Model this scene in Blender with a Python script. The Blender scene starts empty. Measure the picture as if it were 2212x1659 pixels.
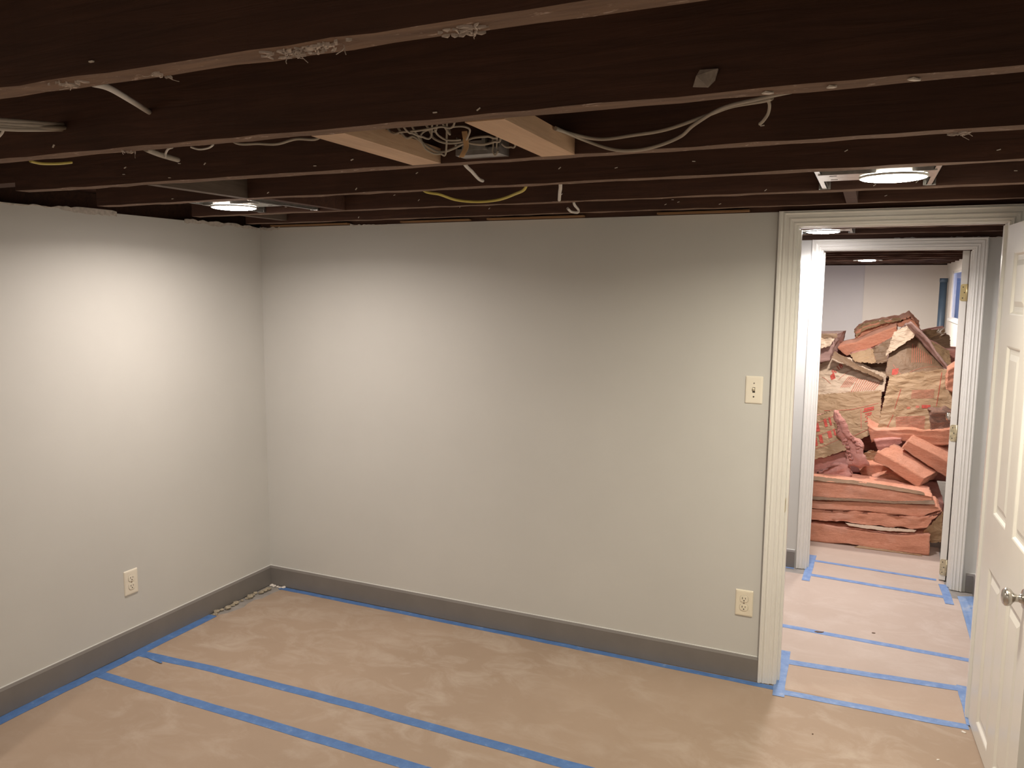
import bpy, math, random
from mathutils import Vector, Matrix, noise

# ------------------------------------------------------------------ camera, world, exposure
SC = bpy.context.scene
COL = SC.collection
cam_data = bpy.data.cameras.new('camera')
cam_data.sensor_width = 36.0
cam_data.lens = 1711.88 / 2212 * 36.0
cam_data.clip_start = 0.02
cam = bpy.data.objects.new('camera', cam_data)
COL.objects.link(cam)
YAW, PITCH, ROLL = -0.4231, -0.1208, 0.0070
_fw = Vector((math.sin(YAW) * math.cos(PITCH), math.cos(YAW) * math.cos(PITCH), math.sin(PITCH)))
_rt = Vector((math.cos(YAW), -math.sin(YAW), 0))
_up = _rt.cross(_fw)
_r2 = _rt * math.cos(ROLL) + _up * math.sin(ROLL)
_u2 = _up * math.cos(ROLL) - _rt * math.sin(ROLL)
M = Matrix((_r2, _u2, -_fw)).transposed().to_4x4()
M.translation = Vector((3.1984, -3.5926, 1.7765))
cam.matrix_world = M
SC.camera = cam

world = bpy.data.worlds.new('daylight')
SC.world = world
world.use_nodes = True
bg = world.node_tree.nodes['Background']
bg.inputs[0].default_value = (0.22, 0.345, 0.88, 1)
bg.inputs[1].default_value = 1.8

SC.view_settings.view_transform = 'Standard'
SC.view_settings.look = 'None'
SC.view_settings.exposure = 0.0
SC.view_settings.gamma = 1.0
SC.view_settings.use_curve_mapping = False

# lamp colours and strengths (the lamps themselves are built further down)
# colour, glow of the lens, power of its downward beam (watts), beam spread (degrees)
LAMP_A = ((1.0, 0.880, 0.79), 85.0, 14.5, 162)     # over the corner
LAMP_B = ((1.0, 0.900, 0.735), 95.0, 19.0, 162)     # by the doorway
LAMP_REAR_FILL = ((1.0, 0.89, 0.75), 80.0, 19.0, 160)   # unseen lamps behind the camera, added as fill
LAMP_HALL = ((1.0, 0.925, 0.91), 80.0, 20.0, 155)
LAMP_STORE = ((1.0, 0.91, 0.82), 520.0, 30.0, 175)
LAMP_HEAP_FILL = ((1.0, 0.90, 0.80), 80.0, 13.0, 160)  # unseen lamp, added to brighten the insulation heap

rnd = random.Random(7)

# ------------------------------------------------------------------ materials
def nmat(name):
    m = bpy.data.materials.new(name)
    m.use_nodes = True
    nt = m.node_tree
    return m, nt, nt.nodes['Principled BSDF']

def N(nt, kind, **kw):
    n = nt.nodes.new(kind)
    for k, v in kw.items():
        if k in n.inputs.keys() if hasattr(n.inputs, 'keys') else False:
            n.inputs[k].default_value = v
        else:
            setattr(n, k, v)
    return n

def coords(nt, scale=(1, 1, 1), rot=(0, 0, 0), obj=False):
    if obj:
        tc = nt.nodes.new('ShaderNodeTexCoord'); src = tc.outputs['Object']
    else:
        g = nt.nodes.new('ShaderNodeNewGeometry'); src = g.outputs['Position']
    mp = nt.nodes.new('ShaderNodeMapping')
    mp.inputs['Scale'].default_value = scale
    mp.inputs['Rotation'].default_value = rot
    nt.links.new(src, mp.inputs['Vector'])
    return mp.outputs['Vector']

def noise_node(nt, vec, scale, detail=4, rough=0.55, dist=0.0):
    n = nt.nodes.new('ShaderNodeTexNoise')
    n.inputs['Scale'].default_value = scale
    n.inputs['Detail'].default_value = detail
    n.inputs['Roughness'].default_value = rough
    n.inputs['Distortion'].default_value = dist
    nt.links.new(vec, n.inputs['Vector'])
    return n.outputs['Fac']

def ramp(nt, fac, stops):
    r = nt.nodes.new('ShaderNodeValToRGB')
    el = r.color_ramp.elements
    while len(el) < len(stops):
        el.new(0.5)
    for e, (p, c) in zip(el, stops):
        e.position = p
        e.color = (c[0], c[1], c[2], 1) if hasattr(c, '__len__') else (c, c, c, 1)
    nt.links.new(fac, r.inputs['Fac'])
    return r.outputs['Color']

def mixc(nt, fac, a, b):
    m = nt.nodes.new('ShaderNodeMix')
    m.data_type = 'RGBA'
    for s, v in ((0, fac), (6, a), (7, b)):
        if hasattr(v, 'is_linked') or hasattr(v, 'links'):
            nt.links.new(v, m.inputs[s])
        elif s == 0:
            m.inputs[s].default_value = v
        else:
            m.inputs[s].default_value = (v[0], v[1], v[2], 1)
    return m.outputs[2]

def bump(nt, b, h, strength, dist=0.01):
    n = nt.nodes.new('ShaderNodeBump')
    n.inputs['Strength'].default_value = strength
    n.inputs['Distance'].default_value = dist
    nt.links.new(h, n.inputs['Height'])
    nt.links.new(n.outputs['Normal'], b.inputs['Normal'])

def setc(nt, b, col):
    if hasattr(col, 'links'):
        nt.links.new(col, b.inputs['Base Color'])
    else:
        b.inputs['Base Color'].default_value = (col[0], col[1], col[2], 1)

def plain(name, col, rough=0.5, metal=0.0, var=0.06, scale=8, bstr=0.08, bscale=120):
    m, nt, b = nmat(name)
    v = coords(nt)
    lo = tuple(c * (1 - var) for c in col); hi = tuple(min(1, c * (1 + var)) for c in col)
    setc(nt, b, ramp(nt, noise_node(nt, v, scale), [(0.3, lo), (0.7, hi)]))
    b.inputs['Roughness'].default_value = rough
    b.inputs['Metallic'].default_value = metal
    if bstr:
        bump(nt, b, noise_node(nt, v, bscale, 3), bstr, 0.002)
    return m

def m_wall(name, col):
    m, nt, b = nmat(name)
    v = coords(nt)
    n = noise_node(nt, v, 1.6, 5)
    setc(nt, b, ramp(nt, n, [(0.3, tuple(c * 0.965 for c in col)), (0.7, tuple(c * 1.02 for c in col))]))
    b.inputs['Roughness'].default_value = 0.62
    bump(nt, b, noise_node(nt, v, 260, 2), 0.12, 0.0012)
    return m

WALL = m_wall('wall_paint', (0.585, 0.583, 0.558))
WALL3 = m_wall('store_wall_paint', (0.66, 0.61, 0.56))
BOARD_SHADED = m_wall('shaded_wallboard', (0.56, 0.54, 0.55))  # greyer tone puts the left panel's shade into the colour
BASE = plain('baseboard_paint', (0.195, 0.180, 0.168), 0.42, var=0.05)
TRIM = plain('trim_paint', (0.76, 0.75, 0.71), 0.28, var=0.02, bstr=0.03, bscale=60)
DOORP = plain('door_paint', (0.77, 0.75, 0.70), 0.33, var=0.02, bstr=0.04, bscale=90)
IVORY = plain('ivory_plastic', (0.78, 0.72, 0.58), 0.3, var=0.02, bstr=0)
CREAM = plain('cream_plastic', (0.80, 0.75, 0.64), 0.3, var=0.02, bstr=0)
DARK = plain('dark_slot', (0.03, 0.025, 0.02), 0.6, var=0, bstr=0)
STEEL = plain('brushed_nickel', (0.55, 0.52, 0.48), 0.27, 1.0, var=0.04, bstr=0.05)
BRASS = plain('brass_plate', (0.72, 0.60, 0.33), 0.35, 0.85, var=0.1, bstr=0.05)
OLDBRASS = plain('tarnished_brass', (0.62, 0.55, 0.38), 0.45, 0.7, var=0.3, scale=60, bstr=0.1)
GALV = plain('galvanised_steel', (0.55, 0.55, 0.53), 0.36, 0.9, var=0.15, scale=40, bstr=0.05)
GREYBOX = plain('grey_box_steel', (0.28, 0.26, 0.25), 0.4, 0.5, var=0.2, scale=40)
PIPEBLUE = plain('blue_grey_paint', (0.065, 0.10, 0.15), 0.45, var=0.1)
WCABLE = plain('white_cable_sheath', (0.62, 0.58, 0.54), 0.5, var=0.08)
GCABLE = plain('old_grey_cable_sheath', (0.40, 0.35, 0.29), 0.6, var=0.15)
YCABLE = plain('yellow_cable_sheath', (0.62, 0.52, 0.13), 0.5, var=0.08)
BSTRIP = plain('brown_strap', (0.33, 0.20, 0.09), 0.7, var=0.2, scale=50)
SCRAP = plain('dirty_paper', (0.36, 0.31, 0.27), 0.8, var=0.3, scale=60)
PLASTER = plain('crumbled_plaster', (0.36, 0.31, 0.23), 0.9, var=0.25, scale=60, bstr=0.4)
CHIP = plain('brown_wood_chip', (0.16, 0.10, 0.07), 0.8, var=0.3, scale=80)
WCHIP = plain('white_paint_chip', (0.75, 0.70, 0.64), 0.7, var=0.1)
SCRAPWHITE = plain('torn_wallboard_paper', (0.50, 0.46, 0.42), 0.9, var=0.2, scale=60, bstr=0.3)
LINT = plain('grey_lint', (0.50, 0.43, 0.39), 0.95, var=0.2, scale=90, bstr=0.5)
CONCRETE = plain('concrete', (0.30, 0.28, 0.26), 0.85, var=0.2, scale=12, bstr=0.3)
PRINT = plain('red_print', (0.50, 0.075, 0.055), 0.7, var=0.25, scale=60, bstr=0)
FADED = plain('faded_red_print', (0.52, 0.17, 0.115), 0.7, var=0.25, scale=60, bstr=0)

def m_wood(name, dark, light, along='x', rough=0.75, gscale=14):
    m, nt, b = nmat(name)
    sc = (0.9, 14, 14) if along == 'x' else (14, 0.9, 14)
    v = coords(nt, sc)
    g = noise_node(nt, v, gscale / 4, 6, 0.6, 0.8)
    v2 = coords(nt)
    big = noise_node(nt, v2, 2.3, 4)
    c1 = ramp(nt, g, [(0.25, dark), (0.75, light)])
    dk = tuple(c * 0.55 for c in dark)
    c2 = mixc(nt, ramp(nt, big, [(0.42, 0.0), (0.75, 0.55)]), c1, dk)
    setc(nt, b, c2)
    b.inputs['Roughness'].default_value = rough
    bump(nt, b, g, 0.35, 0.004)
    return m

JOIST = m_wood('old_joist_wood', (0.050, 0.021, 0.013), (0.10, 0.043, 0.026), rough=0.85)

def m_joist_edge():
    # rough bottom edge: old brown wood with plaster and lath residue on it
    m, nt, b = nmat('joist_edge_wood')
    v = coords(nt, (1.2, 12, 12))
    g = noise_node(nt, v, 4, 6, 0.65, 0.5)
    c1 = ramp(nt, g, [(0.25, (0.105, 0.062, 0.042)), (0.75, (0.24, 0.150, 0.102))])
    s = noise_node(nt, coords(nt, (0.5, 1, 1)), 46, 5, 0.7, 0.6)
    c2 = mixc(nt, ramp(nt, s, [(0.60, 0.0), (0.70, 0.75)]), c1, (0.55, 0.44, 0.38))
    setc(nt, b, c2)
    b.inputs['Roughness'].default_value = 0.9
    bump(nt, b, s, 0.6, 0.006)
    return m
EDGE = m_joist_edge()
PINE = m_wood('new_pine', (0.52, 0.33, 0.20), (0.66, 0.45, 0.29), along='y', rough=0.6)
LATH = m_wood('old_lath', (0.24, 0.12, 0.05), (0.42, 0.25, 0.12), rough=0.8)
GREYBOARD = m_wood('grey_weathered_board', (0.10, 0.075, 0.06), (0.17, 0.13, 0.105), along='y', rough=0.8)
PLANK = m_wood('subfloor_plank', (0.05, 0.024, 0.014), (0.09, 0.045, 0.028), along='y')

def m_paper(name='brown_floor_paper', lo=(0.335, 0.247, 0.180), hi=(0.385, 0.288, 0.214), dust=(0.51, 0.43, 0.36)):
    m, nt, b = nmat(name)
    v = coords(nt)
    a = noise_node(nt, v, 1.3, 5, 0.6)
    base = ramp(nt, a, [(0.3, lo), (0.7, hi)])
    # dusty footprints and wiped plaster smears
    w = noise_node(nt, coords(nt, (1, 1.5, 1), (0, 0, 0.5)), 4.6, 8, 0.66, 0.7)
    w2 = noise_node(nt, v, 0.9, 2)
    msk = nt.nodes.new('ShaderNodeMath'); msk.operation = 'MULTIPLY'
    nt.links.new(ramp(nt, w, [(0.47, 0.0), (0.70, 0.55)]), msk.inputs[0])
    nt.links.new(ramp(nt, w2, [(0.35, 0.15), (0.6, 1.0)]), msk.inputs[1])
    c = mixc(nt, msk.outputs[0], base, dust)
    t = noise_node(nt, coords(nt, (1, 5, 1), (0, 0, 0.9)), 9, 5, 0.7, 1.2)
    t2 = nt.nodes.new('ShaderNodeMath'); t2.operation = 'MULTIPLY'
    nt.links.new(ramp(nt, t, [(0.62, 0.0), (0.72, 0.5)]), t2.inputs[0])
    nt.links.new(msk.outputs[0], t2.inputs[1])
    c = mixc(nt, t2.outputs[0], c, (0.70, 0.60, 0.52))
    setc(nt, b, c)
    b.inputs['Roughness'].default_value = 0.78
    bump(nt, b, noise_node(nt, v, 7, 4), 0.12, 0.01)
    return m
PAPER = m_paper()
PAPER_LIT_DUSTY = m_paper('lit_dusty_floor_paper', (0.455, 0.36, 0.305), (0.515, 0.42, 0.365), (0.61, 0.53, 0.485))  # same paper, hall lamp's brightness put into the colour along with some dust
PAPER_MID = m_paper('half_lit_floor_paper', (0.42, 0.315, 0.245), (0.475, 0.365, 0.29), (0.58, 0.49, 0.42))  # step between the two papers, part of the hall light in its colour

def m_tape(name='blue_masking_tape', lo=(0.068, 0.155, 0.37), mid=(0.092, 0.20, 0.45), hi=(0.27, 0.35, 0.50)):
    m, nt, b = nmat(name)
    v = coords(nt)
    n = noise_node(nt, v, 22, 6, 0.65)
    c = ramp(nt, n, [(0.35, lo), (0.60, mid), (0.78, hi)])
    setc(nt, b, c)
    b.inputs['Roughness'].default_value = 0.6
    bump(nt, b, noise_node(nt, v, 300, 2), 0.3, 0.001)
    return m
TAPE = m_tape()
TAPE_PALE = m_tape('pale_blue_masking_tape', (0.13, 0.235, 0.49), (0.20, 0.31, 0.56), (0.42, 0.46, 0.58))  # paler blue for the strips in the hall and on the thresholds

def m_film():
    m, nt, b = nmat('blue_masking_film')
    v = coords(nt)
    n = noise_node(nt, v, 9, 6, 0.6, 1.0)
    setc(nt, b, ramp(nt, n, [(0.35, (0.16, 0.28, 0.55)), (0.6, (0.25, 0.36, 0.58)), (0.8, (0.50, 0.52, 0.58))]))
    b.inputs['Roughness'].default_value = 0.35
    bump(nt, b, n, 0.5, 0.01)
    return m
FILM = m_film()

def m_fibre(name, lo, hi, tint):
    m, nt, b = nmat(name)
    v = coords(nt, (4.5, 4.5, 26))
    g = noise_node(nt, v, 4, 7, 0.68, 1.4)
    v2 = coords(nt)
    f = noise_node(nt, coords(nt, (14, 14, 90), (0, 0.06, 0)), 3.5, 5, 0.75, 0.8)
    big = noise_node(nt, v2, 6, 4)
    gm = nt.nodes.new('ShaderNodeMath'); gm.operation = 'MULTIPLY_ADD'
    nt.links.new(f, gm.inputs[0]); gm.inputs[1].default_value = 0.6
    gh = nt.nodes.new('ShaderNodeMath'); gh.operation = 'MULTIPLY'; gh.inputs[1].default_value = 0.45
    nt.links.new(g, gh.inputs[0]); nt.links.new(gh.outputs[0], gm.inputs[2])
    c = ramp(nt, gm.outputs[0], [(0.38, lo), (0.64, hi)])
    c = mixc(nt, ramp(nt, big, [(0.5, 0.0), (0.75, 0.6)]), c, tint)
    setc(nt, b, c)
    b.inputs['Roughness'].default_value = 0.95
    b.inputs['Sheen Weight'].default_value = 0.15
    ad = nt.nodes.new('ShaderNodeMath'); ad.operation = 'ADD'
    nt.links.new(g, ad.inputs[0]); nt.links.new(f, ad.inputs[1])
    bump(nt, b, ad.outputs[0], 0.75, 0.014)
    return m
PINK = m_fibre('orange_pink_fibreglass', (0.74, 0.285, 0.175), (0.94, 0.445, 0.295), (0.95, 0.53, 0.41))
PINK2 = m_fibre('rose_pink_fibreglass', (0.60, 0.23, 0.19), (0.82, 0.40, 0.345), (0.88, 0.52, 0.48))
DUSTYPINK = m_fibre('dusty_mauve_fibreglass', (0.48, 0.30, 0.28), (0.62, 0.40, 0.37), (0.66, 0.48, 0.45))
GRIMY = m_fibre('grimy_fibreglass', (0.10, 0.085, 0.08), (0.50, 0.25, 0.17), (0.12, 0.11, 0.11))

def m_kraft(name, lo, hi):
    m, nt, b = nmat(name)
    v = coords(nt)
    n = noise_node(nt, v, 9, 5, 0.6, 0.6)
    setc(nt, b, ramp(nt, n, [(0.3, lo), (0.7, hi)]))
    b.inputs['Roughness'].default_value = 0.6
    cr = noise_node(nt, coords(nt, (1, 1, 2.0), (0.3, 0.2, 0.4)), 9, 4, 0.5, 1.2)
    bump(nt, b, cr, 0.6, 0.025)
    return m
KRAFT = m_kraft('kraft_paper_facing', (0.335, 0.215, 0.12), (0.42, 0.28, 0.165))
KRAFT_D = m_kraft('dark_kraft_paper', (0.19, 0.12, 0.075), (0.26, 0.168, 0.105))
KRAFT_L = m_kraft('pale_kraft_paper', (0.50, 0.385, 0.29), (0.62, 0.49, 0.38))

def m_lamp(name, col, strength):
    m = bpy.data.materials.new(name); m.use_nodes = True
    nt = m.node_tree
    nt.nodes.remove(nt.nodes['Principled BSDF'])
    e = nt.nodes.new('ShaderNodeEmission')
    e.inputs[0].default_value = (*col, 1); e.inputs[1].default_value = strength
    nt.links.new(e.outputs[0], nt.nodes['Material Output'].inputs[0])
    return m

def m_glass():
    m, nt, b = nmat('window_glass')
    b.inputs['Base Color'].default_value = (0.85, 0.92, 1, 1)
    b.inputs['Roughness'].default_value = 0.0
    b.inputs['IOR'].default_value = 1.05
    b.inputs['Transmission Weight'].default_value = 1.0
    return m
GLASS = m_glass()

# ------------------------------------------------------------------ mesh helpers
class MB:
    def __init__(self):
        self.v = []; self.f = []; self.m = []; self.sm = []
    def face(self, idx, mi=0, smooth=False):
        self.f.append(idx); self.m.append(mi); self.sm.append(smooth)
    def box(self, x0, x1, y0, y1, z0, z1, mi=0):
        b = len(self.v)
        self.v += [(x0, y0, z0), (x1, y0, z0), (x1, y1, z0), (x0, y1, z0), (x0, y0, z1), (x1, y0, z1), (x1, y1, z1), (x0, y1, z1)]
        for q in ((0, 3, 2, 1), (4, 5, 6, 7), (0, 1, 5, 4), (1, 2, 6, 5), (2, 3, 7, 6), (3, 0, 4, 7)):
            self.face([b + i for i in q], mi)
        return self
    def rings(self, rings, mi=0, smooth=False, cap0=True, cap1=True, closed=True):
        """Loft a list of equal-length point rings."""
        b = len(self.v); n = len(rings[0])
        for r in rings:
            self.v += [tuple(p) for p in r]
        k = n if closed else n - 1
        for i in range(len(rings) - 1):
            for j in range(k):
                a = b + i * n + j; c = b + i * n + (j + 1) % n
                self.face([a, c, c + n, a + n], mi, smooth)
        if cap0: self.face([b + j for j in reversed(range(n))], mi)
        if cap1: self.face([b + (len(rings) - 1) * n + j for j in range(n)], mi)
        return self
    def tube(self, pts, r, seg=8, mi=0):
        pts = [Vector(p) for p in pts]
        rings = []
        t0 = (pts[1] - pts[0]).normalized()
        nrm = t0.orthogonal().normalized()
        for i, p in enumerate(pts):
            t = (pts[min(i + 1, len(pts) - 1)] - pts[max(i - 1, 0)]).normalized()
            nrm = (nrm - t * nrm.dot(t)).normalized()
            bn = t.cross(nrm)
            rr = r(i / (len(pts) - 1)) if callable(r) else r
            rings.append([p + (nrm * math.cos(2 * math.pi * k / seg) + bn * math.sin(2 * math.pi * k / seg)) * rr for k in range(seg)])
        return self.rings(rings, mi, True)
    def lathe(self, prof, origin, axis, seg=24, mi=0):
        """prof = [(along, radius)]"""
        o = Vector(origin); a = Vector(axis).normalized(); n = a.orthogonal().normalized(); bn = a.cross(n)
        rings = [[o + a * t + (n * math.cos(2 * math.pi * k / seg) + bn * math.sin(2 * math.pi * k / seg)) * max(r, 1e-4) for k in range(seg)] for t, r in prof]
        return self.rings(rings, mi, True)
    def build(self, name, mats, parent=None, world=None):
        me = bpy.data.meshes.new(name)
        me.from_pydata([tuple(p) for p in self.v], [], self.f)
        if not isinstance(mats, (list, tuple)):
            mats = [mats]
        for m in mats: me.materials.append(m)
        me.polygons.foreach_set('material_index', self.m)
        me.polygons.foreach_set('use_smooth', self.sm)
        me.update()
        o = bpy.data.objects.new(name, me)
        COL.objects.link(o)
        if parent is not None:
            o.parent = parent
            o.matrix_parent_inverse = parent.matrix_world.inverted()
        return o

def empty(name, loc=(0, 0, 0), rz=0):
    o = bpy.data.objects.new(name, None)
    o.empty_display_size = 0.05
    o.matrix_world = Matrix.Translation(loc) @ Matrix.Rotation(rz, 4, 'Z')
    COL.objects.link(o)
    bpy.context.view_layer.update()
    return o

def tag(o, label, cat=None, group=None, kind=None):
    o['label'] = label
    if cat: o['category'] = cat
    if group: o['group'] = group
    if kind: o['kind'] = kind
    return o

def struct(o, label=None):
    o['kind'] = 'structure'
    if label: o['label'] = label
    return o

def local(o):
    """attach future parts built in the parent's local frame"""
    return o

def add_local(mb, name, mats, parent):
    o = mb.build(name, mats)
    o.parent = parent
    return o

def spline(pts, n=8):
    P = [Vector(p) for p in pts]
    if len(P) < 3:
        return P
    out = []
    for i in range(len(P) - 1):
        p0 = P[max(i - 1, 0)]; p1 = P[i]; p2 = P[i + 1]; p3 = P[min(i + 2, len(P) - 1)]
        for k in range(n):
            t = k / n
            out.append(0.5 * ((2 * p1) + (p2 - p0) * t + (2 * p0 - 5 * p1 + 4 * p2 - p3) * t * t + (3 * p1 - p0 - 3 * p2 + p3) * t ** 3))
    out.append(P[-1])
    return out

def bevel_box(name, x0, x1, y0, y1, z0, z1, mat, bev, parent=None, seg=2):
    import bmesh
    o = MB().box(x0, x1, y0, y1, z0, z1).build(name, mat)
    bm = bmesh.new(); bm.from_mesh(o.data)
    bmesh.ops.bevel(bm, geom=bm.edges[:], offset=bev, segments=seg, affect='EDGES', profile=0.5)
    bm.to_mesh(o.data); bm.free()
    if parent is not None:
        o.parent = parent
    return o

# ------------------------------------------------------------------ dimensions (metres)
WT = 2.104          # top of the painted walls
JB = 2.107          # underside of the joists
JTOP = 2.335        # underside of the floor above
XR = 3.86           # right wall of room and hall
YB = -5.6           # wall behind the camera
T = 0.115           # partition thickness
DX0, DX1, DH = 2.901, 3.664, 2.041        # doorway of the room
Y2 = 1.65                                # partition with the far doorway (front face)
EX0, EX1, EH = 2.915, 3.717, 2.015       # far doorway
HXL = 1.60                               # hall and store extend left out of sight
X3 = 4.05                                # right wall of the store room
Y3 = 7.95                                # far wall of the store room
WIN = (5.80, 7.12, 1.45, 2.00)           # store window y0, y1, z0, z1

# ------------------------------------------------------------------ floor and paper
floor = MB().box(-0.3, 4.6, YB - 0.2, Y3 + 0.3, -0.12, -0.001).build('floor', CONCRETE)
struct(floor, 'concrete floor under brown protective paper')

def sheet(name, outline, z, label, th=0.0012, mat=None):
    mb = MB()
    n = len(outline)
    mb.rings([[(x, y, z - th) for x, y in outline], [(x, y, z) for x, y in outline]])
    o = mb.build(name, mat or PAPER)
    tag(o, label, 'floor paper', 'brown paper sheets covering the floor')
    return o

def jag(x0, y0, x1, y1, n, amp, r):
    return [(x0 + (x1 - x0) * i / n + r.uniform(-amp, amp), y0 + (y1 - y0) * i / n + r.uniform(-amp, amp) * .4) for i in range(1, n)]

r1 = random.Random(3)
corner_edge = jag(0.13, -0.055, 0.075, -0.49, 9, 0.016, r1)
sheet('floor_paper', [(0.03, -0.97), (3.80, -0.955), (3.80, -0.05), (2.9, -0.012), (0.6, -0.016), (0.13, -0.045)] + corner_edge + [(0.05, -0.5), (0.024, -0.52)], 0.0012,
      'dusty brown paper sheet along the long wall, torn at the room corner')
sheet('floor_paper', [(0.03, -1.22), (3.80, -1.22), (3.80, -0.956), (0.03, -0.971)], 0.0012, 'narrow brown paper strip between the two long blue tape lines')
sheet('floor_paper', [(0.03, YB + .03), (3.80, YB + .03), (3.80, -1.221), (0.03, -1.221)], 0.0012, 'brown paper sheet in front of the two long blue tape lines')
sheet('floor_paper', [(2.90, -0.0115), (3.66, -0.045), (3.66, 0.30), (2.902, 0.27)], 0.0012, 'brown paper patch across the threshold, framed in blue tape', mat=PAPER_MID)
sheet('floor_paper', [(HXL + .02, 0.13), (2.90, 0.13), (2.902, 0.271), (3.66, 0.301), (3.79, 0.30), (3.76, 0.655), (HXL + .02, 0.70)], 0.0012, 'dusty paper strip in the hall, painted as lit, next to the threshold patch', mat=PAPER_LIT_DUSTY)
sheet('floor_paper', [(HXL + .02, 0.701), (3.757, 0.656), (3.757, 1.50), (2.93, 1.545), (HXL + .02, 1.545)], 0.0012, 'wide dusty paper sheet in the middle of the hall, painted as lit', mat=PAPER_LIT_DUSTY)
sheet('floor_paper', [(2.93, 1.546), (3.70, 1.501), (3.70, 1.80), (2.93, 1.84)], 0.0012, 'paper patch across the far threshold, framed in blue tape', mat=PAPER_LIT_DUSTY)
sheet('floor_paper', [(2.75, 1.845), (3.69, 1.801), (3.72, 2.5), (2.75, 2.5)], 0.0012, 'brown paper running under the lowest pink insulation batt', mat=PAPER_LIT_DUSTY)

# ------------------------------------------------------------------ walls
def wall(name, mb, mat, label=None):
    o = mb.build(name, mat)
    struct(o, label)
    return o

def torn_edge(a, b_, top, off, seed, parent, n=60, low=.016, hi=.012, name='torn_edge'):
    """ragged paper left along the top of a wallboard sheet"""
    r = random.Random(seed)
    rings = []
    lo_, hi_ = low * .5, hi * .3
    for i in range(n + 1):
        t = i / n
        x = a[0] + (b_[0] - a[0]) * t; y = a[1] + (b_[1] - a[1]) * t
        lo_ = min(low, max(.002, lo_ + r.uniform(-.006, .006))); hi_ = min(hi, max(-.002, hi_ + r.uniform(-.006, .006)))
        k_ = r.uniform(.0012, .0035)
        rings.append([(x, y, top - lo_), (x + off[0] * k_, y + off[1] * k_, top - lo_), (x + off[0] * (k_ + .002), y + off[1] * (k_ + .002), top + hi_), (x, y, top + hi_ + .001)])
    return MB().rings(rings).build(name, SCRAPWHITE, parent)
wl = wall('wall_left', MB().box(-0.12, 0, YB, 0.0, -0.01, WT), WALL, 'plain light grey painted wall with one outlet')
torn_edge((0, -2.1), (0, -.95), WT, (1, 0), 4, wl)
torn_edge((0, -.55), (0, -.02), WT, (1, 0), 5, wl, 30)
mb = MB().box(-0.12, DX0 - .004, 0.0, T, -0.01, WT)
mb.box(DX0 - .004, DX1 + .004, 0.0, T, DH + .004, WT)
mb.box(DX1 + .004, XR + .1, 0.0, T, -0.01, WT)
wb = wall('wall_back', mb, WALL, 'light grey painted wall with switch, outlet and open doorway')
torn_edge((0.0, 0), (.14, 0), WT, (0, -1), 6, wb, 12)
torn_edge((.62, 0), (.86, 0), WT, (0, -1), 8, wb, 16, .006)
wall('wall_right', MB().box(XR, XR + .1, YB, 0.0, -0.01, JTOP), WALL)
wall('wall_behind', MB().box(-0.12, XR + .1, YB - .1, YB, -0.01, JTOP), WALL)
wall('wall_hall_right', MB().box(XR - .01, XR + .1, T, Y2, -0.01, WT), WALL)
wall('wall_hall_left', MB().box(HXL - .1, HXL, T, Y2 + T, -0.01, JTOP), WALL)
mb = MB().box(HXL, EX0 - .004, Y2, Y2 + T, -0.01, 2.079)
mb.box(EX0 - .004, EX1 + .004, Y2, Y2 + T, EH + .004, 2.079)
mb.box(EX1 + .004, X3 + .1, Y2, Y2 + T, -0.01, 2.079)
wh = wall('wall_hall_far', mb, WALL, 'pale painted hall wall around the far doorway')
torn_edge((3.30, Y2), (3.84, Y2), 2.079, (0, -1), 7, wh, 40, .004, .028)
wall('wall_store_left', MB().box(HXL - .1, HXL, Y2 + T, Y3, -0.01, JTOP), WALL3)
mb = MB().box(HXL - .1, 3.10, Y3, Y3 + .1, -0.01, 2.104)
mb.box(3.10, X3 + .1, Y3 - .012, Y3 + .1, -0.01, 2.104, 1)
wall('wall_store_far', mb, [BOARD_SHADED, WALL3], 'wallboard wall with one vertical seam, one panel toned as shaded, behind the insulation')
wy0, wy1, wz0, wz1 = WIN
mb = MB().box(X3, X3 + .22, Y2 + T, wy0, -0.01, JTOP)
mb.box(X3, X3 + .22, wy1, Y3, -0.01, JTOP)
mb.box(X3, X3 + .22, wy0, wy1, -0.01, wz0).box(X3, X3 + .22, wy0, wy1, wz1, JTOP)
wall('wall_store_right', mb, WALL3)
# closing strips above the walls, up to the floor above (rim boards)
wall('trim_1', MB().box(-0.16, -0.12, YB, 0.2, -.01, JTOP + .02), JOIST, 'dark rim board above the left wall')
wall('trim_10', MB().box(-.16, HXL, T, T + .03, -.01, JTOP + .02), JOIST, 'dark boards closing the ceiling space beside the hall')
wall('trim_11', MB().box(XR - .005, X3 + .1, T - .1, Y2 + T, WT - .001, JTOP + .02), JOIST, 'dark rim board above the right hall wall')
wall('trim_12', MB().box(HXL - .1, X3 + .2, Y3 + .02, Y3 + .1, 2.10, JTOP + .02), JOIST, 'dark rim board above the far store wall')
wall('shadow_blocker', MB().box(0, .405, -2.28, -2.15, -.01, WT), WALL)  # unseen blocker, added to cast the shadow wedge on the floor

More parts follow.
